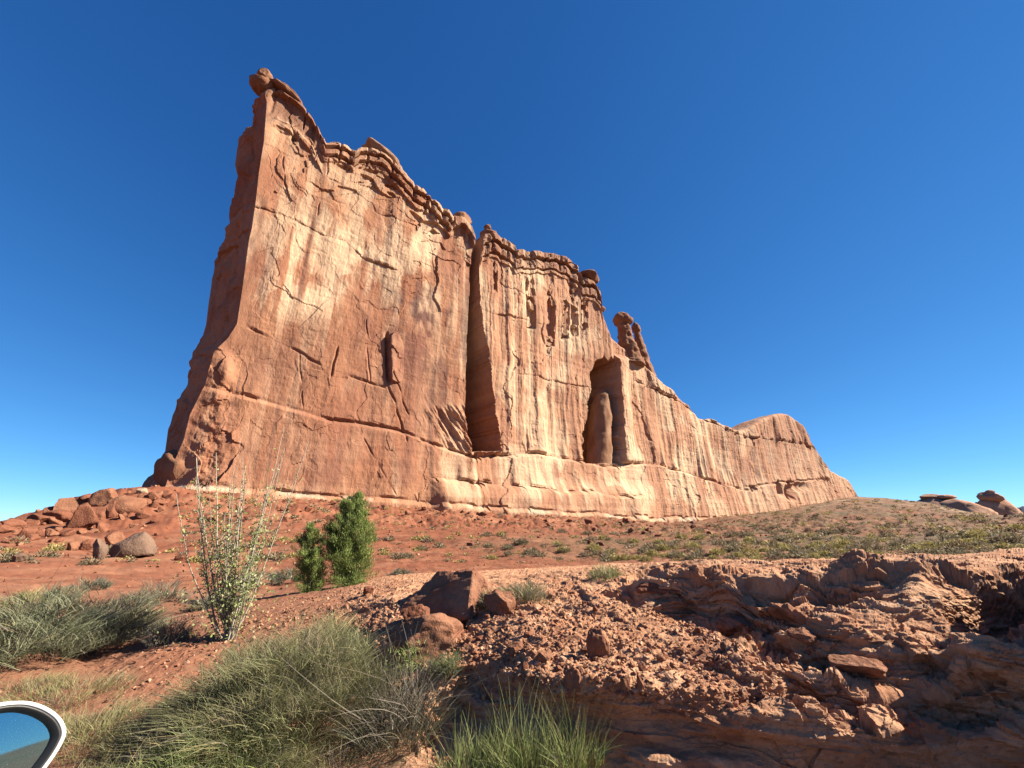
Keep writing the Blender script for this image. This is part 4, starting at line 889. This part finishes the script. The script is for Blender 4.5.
for i, (px, py, r, lb) in enumerate(((190, 705, 6.2, 'thin yellow green grass on the red soil left of the large grey green bush'), (165, 722, 5.7, 'yellow green grass just above the green low bush'), (60, 752, 5.0, 'pale dry grass directly right of the mirror rim'), (255, 760, 4.7, 'green and straw grass at the bottom edge below the large bush'), (120, 765, 4.7, 'straw grass at the bottom edge right of the mirror'), (310, 752, 4.9, 'straw grass at the foot of the large grey green bush'))):
    plant('grass_tuft', lb, 'grass tuft', base_at(px, py, r), {'foliage': [shag(60, .42, .30, 22, .0042, GB + STRAW[:3] + GG[:2], (.40, .37, .19), (.05, 0), .4, dead=.3, wild=.34)]})
# dry tangled shrub by the shaded foot of the bank
p = base_at(398, 735, 5.0)
plant('dry_shrub', 'tangled grey brown shrub of bare crooked twigs beside the bank', 'bush', p, {
    'dry_twigs': [twigs(420, .55, .62, .0050, DRY, 6, .55), twigs(60, .5, .7, .009, DRY, 6, .5)], 'foliage': [fan(700, .5, .62, .8, (0, 0), .005, SAGE + STRAW[2:3], .3, .6, .8), blades(np.stack([rng.normal(.05, .10, 260), rng.normal(0, .1, 260), rng.uniform(.55, .75, 260)], 1), rng.normal(size=(260, 3)) + (0, 0, 1), np.full(260, .05), np.full(260, .008), rng.normal(0, .2, (260, 3)), pick(GB, 260), 2)]}, mats={'dry_twigs': M_stem})
p = base_at(340, 765, 4.6)
plant('grass_tuft', 'dead straw litter grass at the bottom edge between bush and dry shrub', 'grass tuft', p, {'foliage': [fan(800, .45, .22, 1.3, (0, 0), .005, STRAW + DRY[:2], .6, .5, 1.0)]})
# bright green upright stems at the bottom edge
for i, (px, r, H, n_, lb) in enumerate(((470, 4.15, .46, 900, 'shorter half of the bright green stems at the bottom edge, left side'), (525, 4.05, .62, 1100, 'tallest clump of bright green upright stems at the bottom edge'), (575, 4.1, .52, 700, 'right hand clump of bright green stems at the bottom edge'))):
    p = base_at(px, 790, r)
    plant('green_stem_shrub', lb, 'bush', p, {'foliage': [shag(n_ // 26, .27, H * 1.1, 11, .0052, ((.19, .26, .065), (.24, .30, .09), (.145, .215, .055), (.27, .29, .13)), (.30, .32, .15), (.03, 0), .22, wild=.12, dead=.08), fan(n_ // 6, .22, H * 1.05, .35, (.03, 0), .006, ((.16, .21, .06), (.20, .24, .08)), .12, .7, .9, (.30, .33, .14), 4, .05)],
           'dry_twigs': [twigs(16, .25, H, .004, STRAW, 4, .2)]}, group=None, mats={'dry_twigs': M_stem})
# small shrubs on and behind the bank
for i, (px, py, w, h, cs, on, lb) in enumerate(((157, 604, 66, 30, SAGE, 0, 'rounded grey shrub left of the twiggy shrub, middle ground'), (168, 641, 40, 32, DRY + SAGE, 1, 'smaller grey brown shrub just left of the twiggy shrub'), (25, 607, 44, 20, GG, 0, 'dark green low shrub behind the wide blue green bush'),
        (525, 597, 48, 28, DRY + GG, 1, 'dry olive shrub on the bank right of the wedge boulder'), (605, 577, 34, 18, GG, 1, 'small dark green shrub on the back edge of the bank'), (490, 601, 30, 18, DRY + GG, 1, 'thin dry shrub between the wedge boulder and the olive one'),
        (285, 583, 34, 18, SAGE, 0, 'pale shrub just left of the small juniper'), (245, 590, 40, 24, SAGE, 0, 'pale grey shrub seen through the right side of the twiggy shrub'), (330, 640, 60, 34, GG + STRAW, 1, 'thin olive grass shrub at the upper right of the large grey green bush'), (445, 672, 30, 30, SAGE + GB, 1, 'small yellow green shrub at the crevice beside the buff boulder'),
        (205, 612, 34, 24, SAGE, 0, 'low sage behind the foot of the twiggy shrub'), (90, 590, 40, 14, SAGE, 0, 'flat grey sage beyond the wide blue green bush'), (60, 598, 40, 14, SAGE + STRAW, 0, 'flat straw sage behind the wide blue green bush'), (400, 578, 26, 12, SAGE, 0, 'pale sage beyond the back edge of the bank, right of the junipers'))):
    p = bank_hit(px, py) if on else land_hit(px, py); s = px_m(p); R_ = w * s / 2; H_ = h * s * 1.15; p = p - np.array((0, 0, .04))
    plant('desert_shrub', lb, 'bush', p, {'foliage': [shag(44, R_ * .8, H_, 22, max(.0045, s * .40), tuple(np.array(cs) * 1.25), None, (0, 0), .55, wild=.3)]})

# twiggy shrub of pale upright shoots with small leaves
def twiggy():
    p = base_at(228, 642, 8.6); t = thing('twiggy_shrub', 'tall sparse shrub of pale upright shoots with small yellow green leaves', 'shrub', tuple(p))
    st, lf = [], []; bark = ((.33, .28, .22), (.27, .225, .17), (.38, .34, .27))
    for k in range(28):
        n_ = 12; tt = np.linspace(0, 1, n_); h = (rng.uniform(1.3, 2.3), rng.uniform(2.2, 2.9), rng.uniform(2.7, 3.45))[k % 3]
        sx_ = -.46 + .66 * ((k * 11) % 28 + rng.random()) / 28; sy_ = rng.normal(0, .12); wobx = np.cumsum(rng.normal(0, .016, n_)); woby = np.cumsum(rng.normal(0, .016, n_))
        pts = np.stack([rng.normal(0, .05) + sx_ * h * tt ** .8 + wobx * tt, rng.normal(0, .05) + sy_ * h * tt ** .8 + woby, h * tt * (1 - .12 * abs(sx_))], 1)
        r0 = rng.uniform(.005, .011); st.append(tube(pts, r0 * (1 - .75 * tt) + .0025, bark[k % 3], 5))
        for q_ in range(int(rng.integers(5, 12))):
            j = rng.uniform(.12, .9); b_ = np.array([np.interp(j, tt, pts[:, c_]) for c_ in range(3)]); a_ = rng.uniform(0, 6.283); l_ = rng.uniform(.15, .55) * (1.15 - j)
            tp = b_ + np.array((np.cos(a_) * .6, np.sin(a_) * .6, .75)) * l_; mid = (b_ + tp) / 2 + rng.normal(0, .02, 3)
            st.append(tube(np.stack([b_, mid, tp]), np.array((.005, .004, .002)), bark[q_ % 3], 4))
            m_ = int(rng.integers(4, 12) * (1.25 - j) * 1.5); f_ = rng.random(m_)
            if b_[2] < 2.3: lf.append(b_ + (tp - b_) * f_[:, None] + rng.normal(0, .03, (m_, 3)))
        m_ = int(rng.integers(55, 110)); f_ = rng.beta(1.6, 1.6, m_); lf.append(np.stack([np.interp(f_, tt, pts[:, c_]) for c_ in range(3)], 1) + rng.normal(0, .035, (m_, 3)))
    L_ = np.concatenate(lf); keep = L_[:, 2] < rng.uniform(.8, 4.2, len(L_)); L_ = L_[keep]
    ex = 800; hz_ = np.abs(rng.normal(.7, .55, ex)) + .05; L2 = np.stack([rng.normal(0, .28, ex) * (1 + .5 * hz_) - .1 * hz_, rng.normal(0, .30, ex), hz_], 1); L_ = np.concatenate([L_, L2])
    n_ = len(L_); lv = blades(L_, rng.normal(size=(n_, 3)) + (0, 0, .5), rng.uniform(.024, .046, n_), rng.uniform(.018, .032, n_), rng.normal(0, .15, (n_, 3)), pick(((.27, .33, .11), (.36, .40, .17), (.19, .25, .07), (.42, .42, .24)), n_), 2, .5)
    v, f, c = merge(st); link('stems', mesh_np('stems', v, f, M_stem, True, c), t); v, f, c = lv; link('leaves', mesh_np('leaves', v, f, M_leaf, False, c), t)
twiggy()

# junipers: trunk, limbs, upright sprays
def juniper(label, px, py, r, W_, H_, leaders, seed):
    global rng
    keep_rng = rng; rng = np.random.default_rng(seed); p = base_at(px, py, r); t = thing('juniper', label, 'tree', tuple(p))
    wood, sp, cl = [], [], []
    for (lx, ly, lh, lw) in leaders:
        n_ = 9; tt = np.linspace(0, 1, n_); pts = np.stack([lx * W_ * tt ** .7 - .09 * H_ * tt + np.cumsum(rng.normal(0, .015, n_)), ly * W_ * tt ** .7, lh * H_ * tt * .97], 1)
        wood.append(tube(pts, .06 * (1 - .88 * tt) * H_ / 2.4 + .004, (.14, .10, .075), 7))
        nb = int(95 * lh)
        for k in range(nb):
            j = (k + rng.random()) / nb; hgt = .03 + .95 * j; th = rng.uniform(0, 6.283)
            env = lw * W_ * np.interp(j, [0, .12, .35, .65, .88, 1], [.95, 1.05, 1.0, .76, .40, .08]) * rng.choice((rng.uniform(.4, .9), rng.uniform(.85, 1.3)))
            b_ = np.array([np.interp(hgt, tt, pts[:, c_]) for c_ in range(3)]); tip_ = b_ + np.array((np.cos(th) * env, np.sin(th) * env, env * rng.uniform(.35, 1.0) * min(1, j * 4 + .05) + .05 - .12 * (j < .12)))
            if k % 2 == 0: wood.append(tube(np.stack([b_, (b_ + tip_) / 2 - (0, 0, .03), tip_]), np.array((.014, .009, .003)) * H_ / 2.4, (.15, .11, .08), 4))
            m_ = 200; f_ = np.sqrt(rng.random(m_)); tone = rng.uniform(.75, 1.3)
            sp.append(b_ + (tip_ - b_) * f_[:, None] + rng.normal(0, .055 * W_, (m_, 3)) * (.5 + .5 * (1 - j))); cl.append(pick(((.17, .24, .052), (.215, .29, .066), (.115, .175, .042), (.26, .315, .09), (.24, .25, .10)), m_, .2) * tone)
    S = np.concatenate(sp); Cc = np.concatenate(cl); n_ = len(S)
    dd = np.stack([S[:, 0], S[:, 1], np.full(n_, .9)], 1) * (.6, .6, 1) + rng.normal(0, .38, (n_, 3))
    v, f, c = blades(S, dd, rng.uniform(.035, .085, n_) * (H_ / 2.4) ** .5, rng.uniform(.007, .013, n_) * (H_ / 2.4) ** .5, rng.normal(0, .15, (n_, 3)), Cc, 2, .35)
    v, f, c = v, f, c; link('crown', mesh_np('crown', v, f, M_leaf, False, c), t)
    v, f, c = merge(wood); link('trunk', mesh_np('trunk', v, f, M_stem, True, c), t); rng = keep_rng
juniper('taller two-topped green juniper standing right of the small one', 347, 592, 13.5, 1.15, 2.62, ((-.12, 0, .90, .55), (.14, .1, 1.0, .52), (-.34, -.1, .62, .5), (.36, 0, .80, .42)), 71)
juniper('smaller pointed green juniper at the left of the tall one', 308, 594, 13.3, .68, 1.8, ((.0, 0, 1.0, .62), (.35, 0, .62, .5)), 72)

# sage and blackbrush across the flat: ones that can be counted, then the far carpet
def sage_mesh(k, n_=240, w=.055):
    a, e, r2 = rng.uniform(0, 6.283, n_), np.arccos(rng.random(n_)), rng.random(n_) ** .4
    b_ = np.stack([np.sin(e) * np.cos(a) * r2 * .5, np.sin(e) * np.sin(a) * r2 * .5, np.cos(e) * r2 * .42], 1) * (1 + .15 * np.sin(3 * a + k))[:, None]
    cs = (SAGE, GG, SAGE + DRY[:1], GG + STRAW[2:3], SAGE, DRY + SAGE)[k % 6]
    return blades(b_, b_ + rng.normal(0, .2, (n_, 3)) + (0, 0, .25), rng.uniform(.10, .22, n_), np.full(n_, w), rng.normal(0, .2, (n_, 3)), pick(cs, n_) * 1.35 * np.array((1.2, 1.0, .84)), 2, .4)
SG = []
for k in range(6):
    v, f, c = sage_mesh(k); SG.append(mesh_np('sagebrush', v, f, M_leaf, False, c))
n = 8000; pxs_ = rng.uniform(-40, 1064, n); pys_ = 499 + 64 * rng.random(n) ** 1.15
g_right = sst(480, 760, pxs_); okp = rng.random(n) < np.clip(.22 + .75 * g_right * (.35 + .65 * sst(-.1, .3, n2(pxs_ / 60, pys_ / 7, 301))), 0, 1)
hill = rng.random(n) < .55 * ((pxs_ > 800) & (pys_ < 524)); okp |= hill
okp &= ~((pxs_ < 180) & (pys_ < 545)); pxs_, pys_ = pxs_[okp], pys_[okp]
_hits = []
aa = az_of(pxs_, pys_); tl = tan_el(pxs_, pys_); rs = np.geomspace(16, 420, 260)
XX = rs[None] * np.sin(aa)[:, None]; YY = rs[None] * np.cos(aa)[:, None]; ZZ = EYE + rs[None] * tl[:, None]
# terrain on a coarse lookup for the march
la = np.linspace(-1.1, 1.1, 240); LA, LR = np.meshgrid(la, rs, indexing='ij'); LT = terrain_z(LR * np.sin(LA), LR * np.cos(LA))
ia = np.clip(np.round((aa - la[0]) / (la[1] - la[0])).astype(int), 0, 239)
below = ZZ < LT[ia]; first = np.argmax(below, 1); ok_ = below.any(1) & (first > 0)
hx, hy = XX[np.arange(len(aa)), first], YY[np.arange(len(aa)), first]
jr = rng.uniform(.97, 1.03, len(hx)); hx, hy = hx * jr, hy * jr
ok_ &= ((hx - B0[0]) * WN[0] + (hy - B0[1]) * WN[1]) > 3.0
hx, hy = hx[ok_], hy[ok_]; hz = terrain_z(hx, hy); hr = np.hypot(hx, hy); hs = (.30 + .95 * rng.random(len(hx)) ** 2.5) * np.interp(hr, [20, 60, 140, 300], [.75, 1.15, 1.7, 2.2])
order = np.argsort(-hs / hr); NI = 230
for q_, i in enumerate(order[:NI]):
    o = link('sagebrush', SG[int(rng.integers(6))], None, (float(hx[i]), float(hy[i]), float(hz[i]) - .03)); o.rotation_euler = (0, 0, float(rng.uniform(0, 6.28))); s_ = float(hs[i]); o.scale = (s_ * 1.15, s_ * 1.15, s_ * .9)
    tag(o, 'low grey green sagebrush dotting the desert flat below the cliff', 'bush', 'sagebrush scattered over the desert flat')
rest = order[NI:]; parts_ = []
for i in rest:
    v, f, c = sage_mesh(int(rng.integers(6)), 46, .13); sc_ = hs[i] * np.array((1.15, 1.15, .85)); parts_.append((v * sc_ + (hx[i], hy[i], hz[i] - .03), f, c))
v, f, c = merge(parts_)
tag(link('scrub_carpet', mesh_np('scrub_carpet', v, f, M_leaf, False, c)), 'far carpet of grey green scrub covering the flat and the low rise at right', kind='stuff')
# ------------------------------------------------------------------ the white car the view is taken from: its side is just behind the lens, only its mirror reaches into view
def bevel_box(name, size, loc, mat, parent, bev=.02, seg=3, rot=None, shape=None):
    bm = bmesh.new(); bmesh.ops.create_cube(bm, size=1.0)
    for v in bm.verts: v.co = Vector((v.co.x * size[0], v.co.y * size[1], v.co.z * size[2]))
    if shape: shape(bm)
    bmesh.ops.bevel(bm, geom=list(bm.edges), offset=bev, segments=seg, affect='EDGES', profile=.6)
    for f in bm.faces: f.smooth = True
    me = bpy.data.meshes.new(name); bm.to_mesh(me); bm.free(); me.materials.append(mat)
    o = link(name, me, parent, loc)
    if rot: o.rotation_euler = rot
    return o
M_paint, nt_, b_ = new_mat('white_paint', .25, .5); b_.inputs['Base Color'].default_value = (.58, .58, .57, 1); b_.inputs['Coat Weight'].default_value = .6
nz_ = node(nt_, 'ShaderNodeTexNoise', Scale=9.0, Detail=5.0); rp_ = node(nt_, 'ShaderNodeMapRange'); nt_.links.new(nz_.outputs[0], rp_.inputs['Value']); rp_.inputs['To Min'].default_value = .18; rp_.inputs['To Max'].default_value = .42; nt_.links.new(rp_.outputs[0], b_.inputs['Roughness'])
M_black, nt_, b_ = new_mat('black_plastic', .45, .4); b_.inputs['Base Color'].default_value = (.012, .012, .013, 1)
nz_ = node(nt_, 'ShaderNodeTexNoise', Scale=400.0); bp_ = node(nt_, 'ShaderNodeBump', Strength=.15, Distance=.001); nt_.links.new(nz_.outputs[0], bp_.inputs['Height']); nt_.links.new(bp_.outputs[0], b_.inputs['Normal'])
M_glass, nt_, b_ = new_mat('mirror_glass', .03, .5); b_.inputs['Base Color'].default_value = (.20, .32, .36, 1); b_.inputs['Metallic'].default_value = 1.0
nz_ = node(nt_, 'ShaderNodeTexNoise', Scale=160.0, Detail=2.0); rp_ = node(nt_, 'ShaderNodeMapRange'); nt_.links.new(nz_.outputs[0], rp_.inputs['Value']); rp_.inputs['From Min'].default_value = .68; rp_.inputs['From Max'].default_value = .74; rp_.inputs['To Min'].default_value = .04; rp_.inputs['To Max'].default_value = .5; nt_.links.new(rp_.outputs[0], b_.inputs['Roughness'])
M_tyre, nt_, b_ = new_mat('tyre_rubber', .85, .2); b_.inputs['Base Color'].default_value = (.02, .02, .02, 1)
M_win, nt_, b_ = new_mat('window_glass', .05, .5); b_.inputs['Base Color'].default_value = (.03, .04, .04, 1)

car = thing('car', 'white car seen only by its door mirror with black rim at the bottom left corner', 'car', (0.4, -.26, 0))
def side_profile(bm_y0, bm_y1, pts):
    bm = bmesh.new(); a = [bm.verts.new((x, bm_y0, z)) for x, z in pts]; b2 = [bm.verts.new((x, bm_y1, z)) for x, z in pts]
    bm.faces.new(a[::-1]); bm.faces.new(b2)
    for i in range(len(pts)): j = (i + 1) % len(pts); bm.faces.new((a[i], a[j], b2[j], b2[i]))
    bmesh.ops.recalc_face_normals(bm, faces=bm.faces); bmesh.ops.bevel(bm, geom=[e for e in bm.edges if abs(e.verts[0].co.y - e.verts[1].co.y) < 1e-4], offset=.05, segments=4, affect='EDGES')
    for f in bm.faces: f.smooth = True
    return bm
body = [(-2.55, .45), (-2.62, .75), (-2.45, 1.02), (-1.2, 1.20), (-1.05, 1.30), (1.9, 1.30), (2.1, 1.25), (2.2, .8), (2.15, .42), (1.75, .36), (1.55, .66), (1.2, .66), (1.0, .36), (-1.15, .36), (-1.35, .66), (-1.75, .66), (-1.95, .36)]
body = [(x_, z_ * 1.18) for x_, z_ in body]
def to_obj(name, bm, mat, parent):
    me = bpy.data.meshes.new(name); bm.to_mesh(me); bm.free(); me.materials.append(mat); return link(name, me, parent)
to_obj('body', side_profile(-.88, .80, body), M_paint, car)
bevel_box('window_sill', (2.2, .05, .03), (.55, .77, 1.55), M_black, car, .008)
bevel_box('dashboard', (.5, 1.4, .12), (-.85, -.05, 1.57), M_black, car, .04)
for x in (-1.55, 1.38):
    for y in (-.78, .70):
        bm = bmesh.new(); bmesh.ops.create_cone(bm, cap_ends=True, segments=40, radius1=.34, radius2=.34, depth=.22); bmesh.ops.rotate(bm, verts=bm.verts, cent=(0, 0, 0), matrix=__import__('mathutils').Matrix.Rotation(math.pi / 2, 3, 'X'))
        bmesh.ops.bevel(bm, geom=[e for e in bm.edges if len(e.link_faces) == 2 and abs(e.calc_face_angle(0)) > 1], offset=.04, segments=3, affect='EDGES')
        o = to_obj('wheel', bm, M_tyre, car); o.location = (x, y, .34)
# mirror: a rounded trapezoid shell, black rim and glass, its plane turned back toward the lens
def mirror():
    # outline in the mirror's own plane (right, up), metres; right end slopes
    key = np.array([(-.150, .066), (-.02, .061), (.022, .056), (.050, .042), (.074, .020), (.087, -.002), (.088, -.018), (.078, -.042), (.058, -.070), (.030, -.092), (-.06, -.095), (-.14, -.085), (-.165, -.05), (-.168, 0), (-.162, .035)])
    n = len(key); t = np.linspace(0, n, 120, endpoint=False); i = t.astype(int); f = (t - i)[:, None]
    p0, p1, p2, p3 = key[(i - 1) % n], key[i % n], key[(i + 1) % n], key[(i + 2) % n]
    o2 = .5 * (2 * p1 + (p2 - p0) * f + (2 * p0 - 5 * p1 + 4 * p2 - p3) * f ** 2 + (3 * p1 - p0 - 3 * p2 + p3) * f ** 3)
    ctr = np.array((-.04, -.012))
    def ring(s, d, inset=0.): 
        q = ctr + (o2 - ctr) * s; dirs = norm(o2 - ctr); q = q - dirs * inset; return np.concatenate([q, np.full((len(q), 1), d)], 1)
    def loft(name, rings, mat, cap0=False, cap1=False):
        m = len(o2); v = np.concatenate(rings); f = grid_faces(len(rings), m, True); me = mesh_np(name, v, f, mat, True)
        bm = bmesh.new(); bm.from_mesh(me); bm.verts.ensure_lookup_table()
        if cap0: bm.faces.new([bm.verts[k] for k in range(m)][::-1])
        if cap1: bm.faces.new([bm.verts[(len(rings) - 1) * m + k] for k in range(m)])
        bmesh.ops.recalc_face_normals(bm, faces=bm.faces); bm.to_mesh(me); bm.free(); return me
    x, y, z = ray(-16, 752); dd = .60 / F_PX; cen = Vector((-.0, 0, 0)) + Vector((float(x) * dd, float(y) * dd, EYE + float(z) * dd))
    pos = cen - Vector(car.location)
    root = link('side_mirror', loft('side_mirror', [ring(1, .002, .0055), ring(1, .0045, .004), ring(1, .003, .0), ring(1.0, -.006), ring(1.0, -.02), ring(.97, -.05), ring(.88, -.085), ring(.70, -.11), ring(.4, -.122)], M_paint, False, True), car)
    link('bezel', loft('bezel', [ring(1, .002, .0056), ring(1, .0045, .0074), ring(1, .0035, .0095), ring(1, -.003, .0145), ring(1, -.006, .0165), ring(1, -.012, .0165), ring(1, -.012, .006)], M_black), root)
    link('glass', loft('glass', [ring(1, -.0065, .015), ring(.8, -.0062, .014), ring(.4, -.0059, .012), ring(.1, -.0057, .003)], M_glass, False, True), root)
    bevel_box('arm', (.10, .05, .06), (-.10, -.10, -.07), M_black, root, .012)
    # face it: normal (local +z) toward the lens and a little up/right
    nrm = MIRROR_N.normalized(); up = Vector((0, 0, 1)); upv = (up - nrm * up.dot(nrm)).normalized(); rt = upv.cross(nrm)
    import mathutils
    M3 = mathutils.Matrix((rt, upv, nrm)).transposed()
    root.matrix_local = mathutils.Matrix.Translation(pos) @ M3.to_4x4()
MIRROR_N = Vector((.86, -.46, .165))
mirror()
